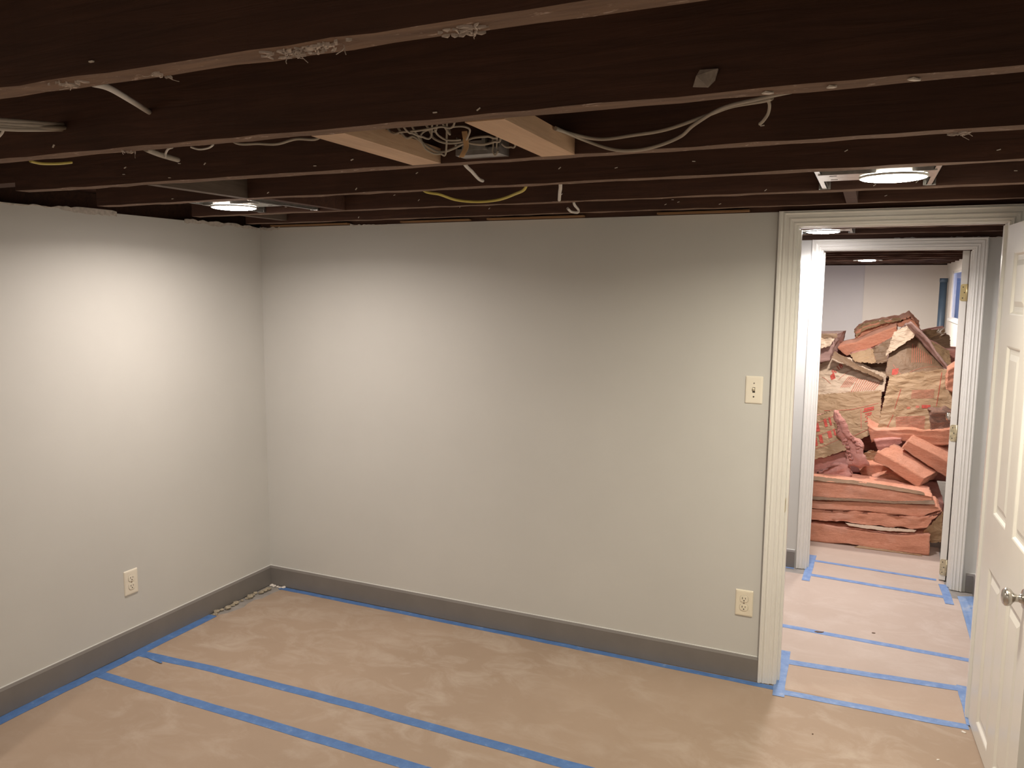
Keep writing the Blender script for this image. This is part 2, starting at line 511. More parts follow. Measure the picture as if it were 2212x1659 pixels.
w = empty('window_1', (X3 + .16, (wy0 + wy1) / 2, wz0))
struct(w, 'small high basement window letting in blue daylight')
MB().box(X3 + .012, X3 + .05, wy0, wy1, wz0, wz0 + .02).box(X3 + .012, X3 + .05, wy0, wy1, wz1 - .02, wz1).box(X3 + .012, X3 + .05, wy0, wy0 + .02, wz0, wz1).box(X3 + .012, X3 + .05, wy1 - .02, wy1, wz0, wz1).build('window_frame', TRIM, w)
MB().box(X3 + .025, X3 + .029, wy0 + .015, wy1 - .015, wz0 + .015, wz1 - .015).build('pane', GLASS, w)
MB().rings([[(X3 - .02, y, wz0 - .02), (X3 + .025, y, wz0 - .02), (X3 + .025, y, wz0 + .022), (X3 - .02, y, wz0 + .006)] for y in (wy0 + .001, wy1 - .001)]).build('window_sill', TRIM, w)

# ------------------------------------------------------------------ ceiling: planks of the floor above
ceil = empty('ceiling', (2, 0, JTOP))
struct(ceil, 'dark plank underside of the floor above')
xx = -0.12
k = 0
plank_me = None
while xx < X3 + .2:
    if plank_me is None:
        o = MB().box(0, .138, YB - .1, Y3 + .1, 0, .02).build('plank', PLANK)
        plank_me = o.data
    else:
        o = bpy.data.objects.new('plank', plank_me); COL.objects.link(o)
    o.parent = ceil
    o.location = (xx - 2, 0, rnd.uniform(0, .002))
    xx += .14
    k += 1
struct(MB().box(-.2, X3 + .3, YB - .1, Y3 + .2, JTOP + .022, JTOP + .06).build('trim_2', PLANK), 'subfloor boards above the planks')

# ------------------------------------------------------------------ joists
def joist(y_far, x0, x1, label, th=0.052, seed=0, group='exposed ceiling joists', zb=JB):
    r = random.Random(seed)
    n = max(8, int((x1 - x0) / 0.07))
    mb = MB()
    rings = []
    for i in range(n + 1):
        x = x0 + (x1 - x0) * i / n
        a = zb + r.uniform(-.0016, .0016); b_ = zb + r.uniform(-.0016, .0016)
        ya = y_far - th + r.uniform(-.0014, .0014); yb = y_far + r.uniform(-.0014, .0014)
        rings.append([(x, ya, a), (x, yb, b_), (x, yb - .001, JTOP), (x, ya + .001, JTOP)])
    mb.rings(rings)
    # bottom faces get the edge material: first quad of every segment
    for i in range(n):
        mb.m[i * 4] = 1
    o = mb.build('ceiling_joist', [JOIST, EDGE])
    tag(o, label, 'joist', group)
    return o

main_far = [-2.629, -2.131, -1.633, -1.156, -0.640, -0.194]
main_lab = ['dark joist with lint caught along its rough bottom edge',
            'dark joist with a torn paper scrap stuck to its side',
            'dark joist that the two pale wood blocks butt against, carrying the wire box',
            'dark joist beside the ceiling lights, with the yellow cable loop hanging below it',
            'dark joist with a short white cable stub, on the wall side of the ceiling lights',
            'dark joist nearest the top of the long painted wall']
main_x0 = [-.1, -.1, 0.39, 0.20, 0.20, 0.12]
joists = []
for i, (yf, lab, x0) in enumerate(zip(main_far, main_lab, main_x0)):
    joists.append(joist(yf, x0, XR + (.0 if yf < 0 else 0), lab, seed=i))
for i, yf in enumerate([-3.118, -3.605, -4.092, -4.58, -5.067]):
    joist(yf, -.1, XR, 'dark joist towards the rear of the room, past the lint-edged joist', seed=20 + i)
for i, yf in enumerate([0.30, 0.74, 1.14, 1.60]):
    joist(yf, HXL, XR, 'dark joist over the hall', seed=30 + i, group='joists over the hall')
for i in range(12):
    yf = 2.10 + .487 * i
    joist(yf, HXL, X3, 'dark joist over the far store room', seed=40 + i, group='joists over the store room')
# dark sill beam along the left wall that the joists end on
sill = MB().box(-0.10, 0.06, -2.15, 0.0, WT + .09, JTOP)
sill = sill.build('sill_beam', JOIST)
tag(sill, 'black sill beam along the top of the left wall', 'beam')
pack = MB().box(0.02, 0.40, -1.685, -1.60, JB + .03, JB + .13).build('packing_block', JOIST)
tag(pack, 'dark packing block between sill beam and the joist end', 'block')
# top plates of the partitions, with lath left on the long wall
struct(MB().box(0, XR, 0.004, T - .004, WT, WT + .040).build('trim_3', JOIST), 'wooden top plate over the long wall')
struct(MB().box(HXL, X3, Y2 + .004, Y2 + T - .004, 2.079, 2.119).build('trim_4', JOIST), 'wooden top plate over the hall wall')
for x0, x1, y, mt, lab in ((0.10, 0.62, -.030, LATH, 'tan lath strip at the room corner end of the long wall'), (1.45, 1.95, -.028, LATH, 'tan lath strip above the middle of the long wall'), (2.30, 2.70, -.030, LATH, 'tan lath strip above the light switch'), (0.95, 1.35, -.026, LATH, 'tan lath strip below the hanging yellow cable')):
    o = MB().box(x0, x1, y, y + .032, WT + .004, WT + .012).build('lath_strip', mt)
    tag(o, lab, 'lath', 'lath strips on top of the long wall')
# blocking boards between joists
def blocking(x, ya, yb, mat, label, th=.04, z0=JB, z1=JTOP - .01):
    o = MB().box(x - th, x, ya, yb, z0, z1).build('blocking_board', mat)
    tag(o, label, 'board', 'boards across the joist bays')
blocking(1.02, -1.633, -1.208, GREYBOARD, 'grey board across the bay before the corner ceiling light')
blocking(1.09, -1.156, -0.692, JOIST, 'dark board across the bay beyond the corner ceiling light')
blocking(0.40, -0.640, -0.246, GREYBOARD, 'grey board across the bay nearest the room corner', z0=JB + .01)
blocking(3.13, -0.640, -0.246, JOIST, 'dark board across the bay above the doorway')

# pale new 2x4 blocks
for x0, xn, lab in ((2.038, 2.050, 'pale new wood block between joists, beside the older looking wire loops'), (2.418, 2.432, 'pale new wood block between joists, with two cables running off its far side')):
    mb = MB()
    w_ = .088
    mb.rings([[(xx, yy, z) for xx, yy in ((xn, -2.131), (xn + w_, -2.131), (x0 + w_, -1.685), (x0, -1.685))] for z in (JB - .001, JB + .003, JB + .034, JB + .038)])
    o = mb.build('wood_block', PINE)
    tag(o, lab, 'wood block', 'pale blocks between the joists')

# ------------------------------------------------------------------ baseboards
def baseboard(name, pts, th, h, side, label):
    """pts: wall line; side = unit offset into the room"""
    (ax, ay), (bx, by) = pts
    ox, oy = side
    prof = [(0, 0.003), (th, 0.003), (th, h - .012), (th * .55, h - .002), (0, h)]
    mb = MB()
    mb.rings([[(px + ox * d, py + oy * d, z) for d, z in prof] for px, py in ((ax, ay), (bx, by))])
    o = mb.build(name, BASE)
    struct(o, label)
    mb = MB().rings([[(px + ox * d, py + oy * d, z) for d, z in ((0, h - .002), (th * .40, h - .0014), (th * .30, h + .0004), (0, h + .0012))] for px, py in ((ax, ay), (bx, by))])
    mb.build('paint_line', WALL, o)
    return o
baseboard('baseboard_left', ((0, YB), (0, 0)), .014, .118, (1, 0), 'flat grey baseboard under the left wall')
baseboard('baseboard_back', ((0.0, 0), (2.824, 0)), .014, .118, (0, -1), 'flat grey baseboard under the long wall')
baseboard('baseboard_right', ((XR, YB), (XR, 0)), .014, .118, (-1, 0), None)
baseboard('baseboard_hall_far', ((HXL, Y2), (2.84, Y2)), .014, .118, (0, -1), 'grey baseboard in the hall, cut at the far door casing')
baseboard('baseboard_hall_corner', ((3.80, Y2), (XR - .01, Y2)), .014, .118, (0, -1), 'short grey baseboard in the hall corner')
baseboard('baseboard_hall_right', ((XR - .01, Y2), (XR - .01, T)), .014, .118, (-1, 0), None)

# ------------------------------------------------------------------ door casings
CAS = [(0, 0), (0, .020), (.004, .0225), (.009, .0225), (.012, .016), (.017, .0145), (.021, .018), (.025, .0185), (.029, .0145), (.042, .0135), (.045, .0155), (.049, .0155), (.052, .0095), (.060, .0085), (.063, .0105), (.067, .0105), (.070, .006), (.075, .0055), (.075, 0)]
def casing(name, x0, x1, h, y, sgn, width=.075, reveal=.004, label=None, topcut=None):
    """profile measured from the outer edge inwards; sgn = direction off the wall along y"""
    mb = MB()
    def pr(mx, mz):
        return None
    ol, orr, ot = x0 - reveal - width, x1 + reveal + width, h + reveal + width
    paths = []
    def ring(fx, fz):
        return [fx(d) + (y + sgn * t, fz(d)) if False else (fx(d), y + sgn * t, fz(d)) for d, t in CAS]
    s = width / .075
    lo = .004
    rings = [ring(lambda d: ol + d * s, lambda d: lo),
             ring(lambda d: ol + d * s, lambda d: ot - d * s),
             ring(lambda d: orr - d * s, lambda d: ot - d * s),
             ring(lambda d: orr - d * s, lambda d: lo)]
    if topcut:
        rings = [[(a, b, min(c, topcut)) for a, b, c in r_] for r_ in rings]
    mb.rings(rings)
    o = mb.build(name, TRIM)
    struct(o, label)
    return o
t5 = casing('trim_5', DX0, DX1, DH, 0.0, -1, topcut=WT + .001, label='moulded cream door casing around the room doorway')
MB().box(DX0 - .0815, DX0 - .0785, -.004, .001, .12, WT).build('open_joint', DARK, t5)
casing('trim_6', DX0, DX1, DH, T, 1, label='moulded casing on the hall side of the room doorway')
casing('trim_7', EX0, EX1, EH, Y2, -1, width=.061, label='moulded white door casing around the far doorway')

def jamb(name, x0, x1, h, y0, y1, stop_y, label):
    e = empty(name, ((x0 + x1) / 2, (y0 + y1) / 2, 0))
    struct(e, label)
    MB().box(x0 - .004, x0 + .014 - .018, y0, y1, .003, h).box(x0 - .004, x0, y0, y1, .003, h + .003).build('side_jamb', TRIM, e)
    MB().box(x1, x1 + .004, y0, y1, .003, h + .003).build('side_jamb', TRIM, e)
    MB().box(x0, x1, y0, y1, h, h + .004).build('head_jamb', TRIM, e)
    MB().box(x0, x0 + .010, stop_y, stop_y + .034, .004, h - .01).build('door_stop', TRIM, e)
    MB().box(x0, x1, stop_y, stop_y + .034, h - .003, h).build('door_stop', TRIM, e)
    MB().box(x1 - .010, x1, stop_y, stop_y + .034, .004, h - .01).build('door_stop', TRIM, e)
    return e
j1 = jamb('trim_8', DX0, DX1, DH, 0.0, T, .045, 'white door jamb of the room doorway')
MB().box(DX0 - .001, DX0 + .0015, .008, .038, .80, .86).build('strike_plate', OLDBRASS, j1)
j2 = jamb('trim_9', EX0, EX1, EH, Y2, Y2 + T, Y2 + .035, 'white door jamb of the far doorway')

# ------------------------------------------------------------------ six-panel doors
def door(name, w, h, cols, rows, th=.035, knob_w=.69, knob_z=.78, z0=.008):
    """leaf in local space: hinge edge at x=0, extends to x=w, faces at y=0 (front, -y) and y=th"""
    e = empty(name)
    mb = MB()
    xs = [0] + [c for ab in cols for c in ab] + [w]
    zs = [z0] + [c for ab in rows for c in ab] + [h]
    for i in range(0, len(xs), 2):                       # stiles and mullion
        mb.box(xs[i], xs[i + 1], 0, th, z0, h)
    for i in range(0, len(zs), 2):                       # rails
        for a, b_ in cols:
            mb.box(a, b_, 0, th, zs[i], zs[i + 1])
    add_local(mb, 'leaf', DOORP, e)
    prof = [(0, 0), (.005, .0015), (.012, .009), (.020, .010), (.030, .0095), (.050, .003)]
    for a, b_ in cols:
        for c, d in rows:
            mb = MB()
            front = [[(a + i, t, c + i), (b_ - i, t, c + i), (b_ - i, t, d - i), (a + i, t, d - i)] for i, t in prof]
            back = [[(a + i, th - t, c + i), (b_ - i, th - t, c + i), (b_ - i, th - t, d - i), (a + i, th - t, d - i)] for i, t in prof]
            mb.rings(list(reversed(front)), cap0=True, cap1=False)
            mb.rings(back, cap0=False, cap1=True)
            add_local(mb, 'panel', DOORP, e)
    for sgn, y in ((-1, 0), (1, th)):
        mb = MB()
        mb.lathe([(0, .033), (.003, .033), (.008, .029), (.010, .016), (.020, .0125), (.030, .0125), (.036, .018), (.042, .026), (.050, .0295), (.058, .0285), (.064, .022), (.067, .010), (.0675, 0)], (knob_w, y, knob_z), (0, sgn, 0))
        add_local(mb, 'knob', STEEL, e)
    return e

d1 = door('door_1', .765, 2.026, [(.125, .34), (.445, .655)], [(.075, .715), (.925, 1.575), (1.69, 1.92)], knob_w=.695, knob_z=.80)
struct(d1, 'open white six-panel door with nickel knob')
# local +x runs from the hinge towards the room, local -y looks at the doorway side
d1.matrix_world = Matrix.Translation((3.662, -0.004, 0)) @ Matrix.Rotation(-math.pi / 2 + math.radians(3.2), 4, 'Z')
for z in (.24, 1.02, 1.80):
    mb = MB().lathe([(-.045, .006), (.045, .006)], (-.002, .040, z), (0, 0, 1), 10)
    o = add_local(mb, 'hinge', STEEL, d1)

d2 = door('door_2', .785, EH - .004, [(.115, .345), (.44, .67)], [(.16, .74), (.93, 1.55), (1.66, 1.90)], knob_w=.72, knob_z=.925)
struct(d2, 'white door of the store room swung wide open, hinge edge in view')
a2 = math.radians(90 - 8.0)
d2.matrix_world = Matrix.Translation((3.7065, Y2 + T + .020, 0)) @ Matrix.Rotation(a2, 4, 'Z')
for z, mt in ((1.767, BRASS), (.927, OLDBRASS), (.09, OLDBRASS)):
    mb = MB()
    # leaf on the hinge edge of the door, barrel at the corner
    r_ = .012
    pts = []
    y0_, y1_, z0_, z1_ = .002, .034, z - .05, z + .05
    ring = []
    for cx, cz, s in ((y1_ - r_, z1_ - r_, 0), (y0_, z1_, None), (y0_, z0_, None), (y1_ - r_, z0_ + r_, 3)):
        if s is None:
            ring.append((cx, cz))
        else:
            for k in range(5):
                a = (math.pi / 2) * (s + 1 - k / 4) if s == 0 else (math.pi / 2) * (s + 1 - k / 4)
                ring.append((cx + r_ * math.cos(a), cz + r_ * math.sin(a)))
    ring = [(y1_ - r_ + r_ * math.cos(a), z1_ - r_ + r_ * math.sin(a)) for a in [i * math.pi / 8 for i in range(5)]] + [(y0_, z1_), (y0_, z0_)] + [(y1_ - r_ + r_ * math.cos(a), z0_ + r_ + r_ * math.sin(a)) for a in [-math.pi / 2 + i * math.pi / 8 for i in range(5)]]
    mb.rings([[(0.001, yy, zz) for yy, zz in ring], [(-.003, yy, zz) for yy, zz in ring]])
    mb.lathe([(-.05, .006), (.05, .006)], (-.003, -.002, z), (0, 0, 1), 10)
    for sy, sz in ((.020, .032), (.012, 0), (.020, -.032)):
        mb.lathe([(0, .0035), (.0006, .003)], (-.003, sy, z + sz), (-1, 0, 0), 8, mi=1)
    add_local(mb, 'hinge', [mt, DARK], d2)

# ------------------------------------------------------------------ wall plates
def rounded_rect(cx, cz, w, h, r, n=5):
    pts = []
    for sx, sz, a0 in ((1, 1, 0), (-1, 1, 90), (-1, -1, 180), (1, -1, 270)):
        for k in range(n):
            a = math.radians(a0 + 90 * k / (n - 1))
            pts.append((cx + sx * (w / 2 - r) + r * math.cos(a), cz + sz * (h / 2 - r) + r * math.sin(a)))
    return pts

def plate_mesh(w, h, mat, e):
    mb = MB()
    rings = []
    for inset, d in ((0, 0), (0, .002), (.003, .0055), (.008, .0065)):
        rings.append([(x, -d, z) for x, z in rounded_rect(0, 0, w - 2 * inset, h - 2 * inset, .003, 3)])
    mb.rings([list(reversed(r)) for r in rings])
    return add_local(mb, 'cover_plate', mat, e)

def screw(e, x, z, y=-.0065, mat=None):
    mb = MB().lathe([(0, .0035), (.0012, .003)], (x, y, z), (0, -1, 0), 12)
    o = add_local(mb, 'screw', mat or IVORY, e)
    return o

def outlet(loc, rz, label, mat):
    e = empty('wall_outlet', loc, rz)
    tag(e, label, 'outlet')
    plate_mesh(.077, .122, mat, e)
    for dz in (.0205, -.0195):
        mb = MB()
        ol = [(x, z) for x, z in rounded_rect(0, dz, .036, .031, .0125, 6)]
        mb.rings([list(reversed([(x, -.0055, z) for x, z in ol])), list(reversed([(x, -.0085, z) for x, z in ol])), list(reversed([(x * .95, -.0092, dz + (z - dz) * .95) for x, z in ol]))])
        f = add_local(mb, 'receptacle', mat, e)
        add_local(MB().box(-.0085, -.0058, -.0096, -.008, dz - .001, dz + .008), 'slot', DARK, f)
        add_local(MB().box(.0050, .0074, -.0096, -.008, dz - .000, dz + .007), 'slot', DARK, f)
        add_local(MB().lathe([(0, .0028), (.0016, .0028)], (0, -.008, dz - .0075), (0, -1, 0), 12), 'slot', DARK, f)
        # thin shadow gap around the receptacle
        mb = MB()
        o1 = rounded_rect(0, dz, .0372, .0322, .0131, 6)
        mb.rings([list(reversed([(x, -.0060, z) for x, z in o1])), list(reversed([(x, -.00665, z) for x, z in o1]))])
        add_local(mb, 'gap', DARK, f)
    screw(e, 0, .0005, mat=STEEL)
    return e
outlet((2.747, 0, .361), 0, 'ivory double outlet low on the wall beside the door casing', IVORY)
outlet((0, -.977, .348), math.pi / 2, 'cream double outlet low on the left wall', CREAM)
sw = empty('light_switch', (2.749, 0, 1.338))
tag(sw, 'ivory toggle light switch on the wall beside the door casing', 'switch')
plate_mesh(.074, .122, CREAM, sw)
mb = MB()
mb.box(-.0055, .0055, -.0070, -.005, -.012, .012, 1)
mb.rings([[(-.0042, -.006, -.006), (.0042, -.006, -.006), (.0042, -.006, .007), (-.0042, -.006, .007)], [(-.0034, -.018, .004), (.0034, -.018, .004), (.0034, -.016, .011), (-.0034, -.016, .011)]][::-1], 0)
add_local(mb, 'toggle', [IVORY, DARK], sw)
screw(sw, 0, .030, mat=STEEL)
screw(sw, 0, -.030, mat=DARK)

# ------------------------------------------------------------------ measured outlines (metres)
PILE = {
    'A': ([(2.541, 2.27, 0.121), (2.842, 2.27, 0.132), (2.92, 2.27, 0.132), (3.132, 2.27, 0.124), (3.28, 2.27, 0.117), (3.481, 2.27, 0.122), (3.647, 2.27, 0.154)], [(2.547, 2.27, -0.011), (2.849, 2.27, 0.004), (2.926, 2.27, 0.001), (3.138, 2.27, 0.008), (3.286, 2.27, 0.003), (3.488, 2.27, -0.001), (3.648, 2.27, 0.0)], (0, 0.36, 0)),
    'A_face': ([(3.212, 2.27, 0.012), (3.344, 2.27, 0.008), (3.488, 2.27, 0.006), (3.601, 2.27, 0.003)], [(3.184, 2.25, 0.0), (3.345, 2.25, -0.009), (3.489, 2.25, -0.017), (3.606, 2.25, -0.016)], (0, 0.02, 0)),
    'B_up': ([(2.532, 2.295, 0.252), (2.895, 2.295, 0.288), (3.181, 2.295, 0.316), (3.384, 2.295, 0.33), (3.581, 2.295, 0.341), (3.683, 2.295, 0.338)], [(2.535, 2.295, 0.19), (2.898, 2.295, 0.228), (3.184, 2.295, 0.25), (3.388, 2.295, 0.256), (3.573, 2.295, 0.25), (3.704, 2.295, 0.315)], (0, 0.34, 0)),
    'B_lo': ([(2.536, 2.29, 0.191), (2.898, 2.29, 0.229), (3.184, 2.29, 0.251), (3.388, 2.29, 0.257), (3.572, 2.29, 0.248), (3.706, 2.29, 0.313)], [(2.539, 2.29, 0.108), (2.903, 2.29, 0.142), (3.13, 2.29, 0.151), (3.336, 2.29, 0.155), (3.536, 2.29, 0.163), (3.627, 2.29, 0.185)], (0, 0.34, 0)),
    'B_end': ([(3.609, 2.31, 0.167), (3.658, 2.31, 0.228), (3.711, 2.31, 0.312)], [(3.594, 2.36, 0.085), (3.671, 2.36, 0.073), (3.723, 2.36, 0.087)], (0, 0.1, 0)),
    'B_ledge': ([(3.118, 2.285, 0.158), (3.336, 2.285, 0.16), (3.563, 2.285, 0.165)], [(3.143, 2.26, 0.148), (3.337, 2.26, 0.141), (3.549, 2.26, 0.157)], (0, 0.02, 0)),
    'C': ([(2.524, 2.3, 0.43), (2.894, 2.3, 0.438), (3.174, 2.3, 0.442), (3.436, 2.3, 0.423), (3.646, 2.3, 0.405)], [(2.53, 2.3, 0.299), (2.9, 2.3, 0.315), (3.18, 2.3, 0.331), (3.412, 2.3, 0.342), (3.654, 2.3, 0.371)], (0, 0.34, 0)),
    'C_top': ([(2.513, 2.39, 0.433), (2.888, 2.39, 0.445), (3.172, 2.39, 0.442), (3.438, 2.39, 0.425), (3.596, 2.39, 0.407)], [(2.525, 2.295, 0.424), (2.894, 2.295, 0.436), (3.174, 2.295, 0.437), (3.436, 2.295, 0.421), (3.599, 2.295, 0.41)], (0, 0.02, 0)),
    'C_low': ([(2.53, 2.3, 0.299), (2.899, 2.3, 0.318), (3.18, 2.3, 0.334), (3.412, 2.3, 0.345), (3.656, 2.3, 0.381)], [(2.533, 2.28, 0.277), (2.902, 2.28, 0.3), (3.181, 2.28, 0.323), (3.412, 2.28, 0.334), (3.662, 2.28, 0.358)], (0, 0.02, 0)),
    'D': ([(2.486, 2.6, 0.444), (2.87, 2.6, 0.535), (3.005, 2.6, 0.575), (3.103, 2.6, 0.619)], [(2.489, 2.6, 0.375), (2.875, 2.6, 0.423), (3.011, 2.6, 0.465), (3.115, 2.6, 0.517)], (0, 0.25, 0.02)),
    'D2': ([(2.894, 2.54, 0.445), (3.011, 2.54, 0.515), (3.109, 2.54, 0.535)], [(2.896, 2.54, 0.41), (3.017, 2.54, 0.402), (3.135, 2.54, 0.408)], (0, 0.2, 0.0)),
    'E': ([(2.454, 2.74, 0.779), (2.791, 2.74, 0.822), (2.888, 2.74, 0.843), (2.993, 2.74, 0.886)], [(2.491, 2.56, 0.452), (2.819, 2.56, 0.517), (2.96, 2.56, 0.562), (3.095, 2.56, 0.626)], (0, 0.13, -0.0)),
    'F': ([(2.998, 2.58, 0.901), (3.026, 2.58, 0.794), (3.062, 2.58, 0.695), (3.09, 2.58, 0.594), (3.116, 2.58, 0.514)], [(3.029, 2.57, 0.871), (3.078, 2.57, 0.759), (3.181, 2.57, 0.673), (3.192, 2.57, 0.595), (3.244, 2.57, 0.532)], (0, 0.06, 0)),
    'G1': ([(3.182, 2.75, 0.437), (3.227, 2.75, 0.494), (3.32, 2.75, 0.503), (3.414, 2.75, 0.481)], [(3.208, 2.75, 0.38), (3.281, 2.75, 0.356), (3.373, 2.75, 0.38), (3.446, 2.75, 0.45)], (0, 0.25, 0.02)),
    'G2': ([(3.269, 2.66, 0.416), (3.412, 2.66, 0.479), (3.466, 2.66, 0.478), (3.582, 2.66, 0.382)], [(3.277, 2.66, 0.383), (3.418, 2.66, 0.371), (3.509, 2.66, 0.353), (3.584, 2.66, 0.355)], (0, 0.3, 0.02)),
    'G3': ([(3.185, 2.9, 0.524), (3.253, 2.9, 0.577), (3.317, 2.9, 0.572)], [(3.195, 2.9, 0.461), (3.26, 2.9, 0.456), (3.3, 2.9, 0.489)], (0, 0.3, 0.02)),
    'H': ([(3.29, 2.56, 0.633), (3.449, 2.56, 0.555), (3.61, 2.56, 0.468)], [(3.267, 2.56, 0.56), (3.424, 2.56, 0.485), (3.568, 2.56, 0.39)], (0.12, 0.28, 0.02)),
    'I': ([(3.495, 2.74, 0.697), (3.63, 2.74, 0.634), (3.78, 2.74, 0.564)], [(3.45, 2.74, 0.635), (3.606, 2.74, 0.54), (3.789, 2.74, 0.431)], (0.06, 0.26, 0.04)),
    'J': ([(3.22, 2.9, 0.766), (3.286, 2.9, 0.733), (3.494, 2.9, 0.756), (3.616, 2.9, 0.752), (3.808, 2.9, 0.788)], [(3.256, 2.9, 0.631), (3.321, 2.9, 0.661), (3.499, 2.9, 0.666), (3.623, 2.9, 0.649), (3.816, 2.9, 0.659)], (0, 0.3, 0.02)),
    'J2': ([(3.274, 2.86, 0.657), (3.348, 2.86, 0.678), (3.46, 2.86, 0.687)], [(3.307, 2.86, 0.575), (3.384, 2.86, 0.596), (3.468, 2.86, 0.653)], (0, 0.2, 0.02)),
    'K': ([(3.359, 3.16, 1.121), (3.479, 3.16, 1.149), (3.605, 3.16, 1.166), (3.727, 3.16, 1.189), (3.833, 3.16, 1.202)], [(3.291, 2.99, 0.708), (3.405, 2.99, 0.721), (3.529, 2.99, 0.734), (3.647, 2.99, 0.737), (3.847, 2.99, 0.76)], (0, 0.12, -0.04)),
    'L': ([(2.384, 3.28, 0.863), (2.836, 3.28, 0.926), (3.061, 3.28, 0.959), (3.313, 3.28, 0.993)], [(2.423, 3.12, 0.41), (2.879, 3.12, 0.604), (3.119, 3.12, 0.576), (3.248, 3.12, 0.654), (3.312, 3.12, 0.695)], (0, 0.1, -0.03)),
    'M': ([(2.347, 3.5, 1.083), (2.823, 3.5, 1.138), (2.935, 3.5, 1.221), (3.059, 3.5, 1.218), (3.184, 3.5, 1.163), (3.344, 3.5, 1.087)], [(2.379, 3.32, 0.858), (2.835, 3.32, 0.902), (2.958, 3.32, 0.918), (3.13, 3.32, 0.94), (3.331, 3.32, 0.971)], (0, 0.1, -0.03)),
    'M2': ([(2.945, 3.42, 1.284), (3.115, 3.42, 1.174), (3.319, 3.42, 1.079)], [(2.93, 3.36, 1.224), (3.104, 3.36, 1.145), (3.309, 3.36, 1.062)], (0, 0.03, 0)),
    'N': ([(2.346, 3.4, 1.4), (2.83, 3.4, 1.411), (2.953, 3.4, 1.419)], [(2.357, 3.4, 1.149), (2.834, 3.4, 1.178), (2.911, 3.4, 1.201)], (0.07, 0.42, 0.02)),
    'N_face': ([(2.347, 3.385, 1.405), (2.83, 3.385, 1.42), (2.957, 3.385, 1.427)], [(2.35, 3.38, 1.362), (2.832, 3.38, 1.382), (2.959, 3.38, 1.39)], (0, 0.01, 0)),
    'N_crum': ([(2.349, 3.385, 1.366), (2.832, 3.385, 1.385), (2.945, 3.385, 1.382)], [(2.355, 3.37, 1.273), (2.837, 3.37, 1.295), (2.907, 3.37, 1.321)], (0, 0.01, 0)),
    'P': ([(2.943, 3.62, 1.306), (3.103, 3.62, 1.343), (3.273, 3.62, 1.433), (3.401, 3.62, 1.486)], [(3.031, 3.62, 1.223), (3.177, 3.62, 1.28), (3.296, 3.62, 1.342), (3.412, 3.62, 1.414)], (0, 0.16, 0.03)),
    'Q': ([(3.082, 3.78, 1.412), (3.137, 3.78, 1.468), (3.288, 3.78, 1.515), (3.427, 3.78, 1.538), (3.504, 3.78, 1.574), (3.549, 3.78, 1.514), (3.579, 3.78, 1.457)], [(3.098, 3.78, 1.325), (3.206, 3.78, 1.384), (3.344, 3.78, 1.447), (3.43, 3.78, 1.472), (3.5, 3.78, 1.474), (3.553, 3.78, 1.449), (3.589, 3.78, 1.419)], (0, 0.3, 0.03)),
    'Q_top': ([(3.081, 3.84, 1.417), (3.135, 3.84, 1.482), (3.288, 3.84, 1.525), (3.428, 3.84, 1.547)], [(3.098, 3.765, 1.381), (3.167, 3.765, 1.438), (3.289, 3.765, 1.488), (3.437, 3.765, 1.523)], (0, 0.01, 0)),
    'R1': ([(3.198, 3.54, 1.286), (3.295, 3.54, 1.347), (3.403, 3.54, 1.418)], [(3.245, 3.48, 1.182), (3.327, 3.48, 1.194), (3.386, 3.48, 1.23)], (0, 0.12, 0.02)),
    'R2': ([(3.06, 3.52, 1.248), (3.211, 3.52, 1.299), (3.233, 3.52, 1.289)], [(3.1, 3.45, 1.194), (3.235, 3.45, 1.184), (3.259, 3.45, 1.193)], (0, 0.12, 0.02)),
    'R3': ([(3.097, 3.6, 1.197), (3.251, 3.6, 1.211), (3.405, 3.6, 1.233)], [(3.224, 3.5, 1.081), (3.328, 3.5, 1.063), (3.423, 3.5, 1.068)], (0, 0.12, 0.02)),
    'O': ([(3.361, 3.5, 1.378), (3.439, 3.5, 1.466), (3.487, 3.5, 1.497), (3.611, 3.5, 1.36), (3.779, 3.5, 1.165)], [(3.33, 3.3, 1.106), (3.39, 3.3, 1.094), (3.519, 3.3, 1.116), (3.646, 3.3, 1.14), (3.77, 3.3, 1.165)], (0, 0.14, 0.03)),
    'O2': ([(3.455, 3.44, 1.505), (3.574, 3.44, 1.381), (3.672, 3.44, 1.264), (3.769, 3.44, 1.159)], [(3.487, 3.3, 1.53), (3.603, 3.3, 1.415), (3.715, 3.3, 1.251), (3.789, 3.3, 1.158)], (0, 0.12, 0)),
    'O3': ([(3.379, 3.44, 1.444), (3.475, 3.44, 1.499), (3.537, 3.44, 1.449)], [(3.322, 3.38, 1.246), (3.405, 3.38, 1.323), (3.511, 3.38, 1.4)], (0, 0.015, 0)),
    'S1': ([(3.584, 4.4, 1.396), (3.693, 4.4, 1.428), (3.801, 4.4, 1.448)], [(3.617, 4.25, 1.343), (3.709, 4.25, 1.318), (3.807, 4.25, 1.402)], (0, 0.15, 0.02)),
    'S2': ([(3.657, 4.3, 1.329), (3.775, 4.3, 1.407), (3.841, 4.3, 1.376)], [(3.692, 4.1, 1.275), (3.771, 4.1, 1.238), (3.836, 4.1, 1.213)], (0, 0.2, 0.02)),
    'S3': ([(3.624, 3.75, 1.372), (3.711, 3.75, 1.337), (3.798, 3.75, 1.276)], [(3.683, 3.45, 1.209), (3.749, 3.45, 1.171), (3.803, 3.45, 1.138)], (0, 0.15, 0.02)),
    'T': ([(3.737, 2.98, 1.199), (3.822, 2.98, 1.258)], [(3.729, 2.98, 1.055), (3.838, 2.98, 1.028)], (0, 0.12, 0.02)),
    'U': ([(3.635, 2.965, 0.893), (3.731, 2.965, 0.906), (3.836, 2.965, 0.9)], [(3.651, 2.965, 0.734), (3.742, 2.965, 0.735), (3.846, 2.965, 0.75)], (0, 0.05, 0.01)),
}
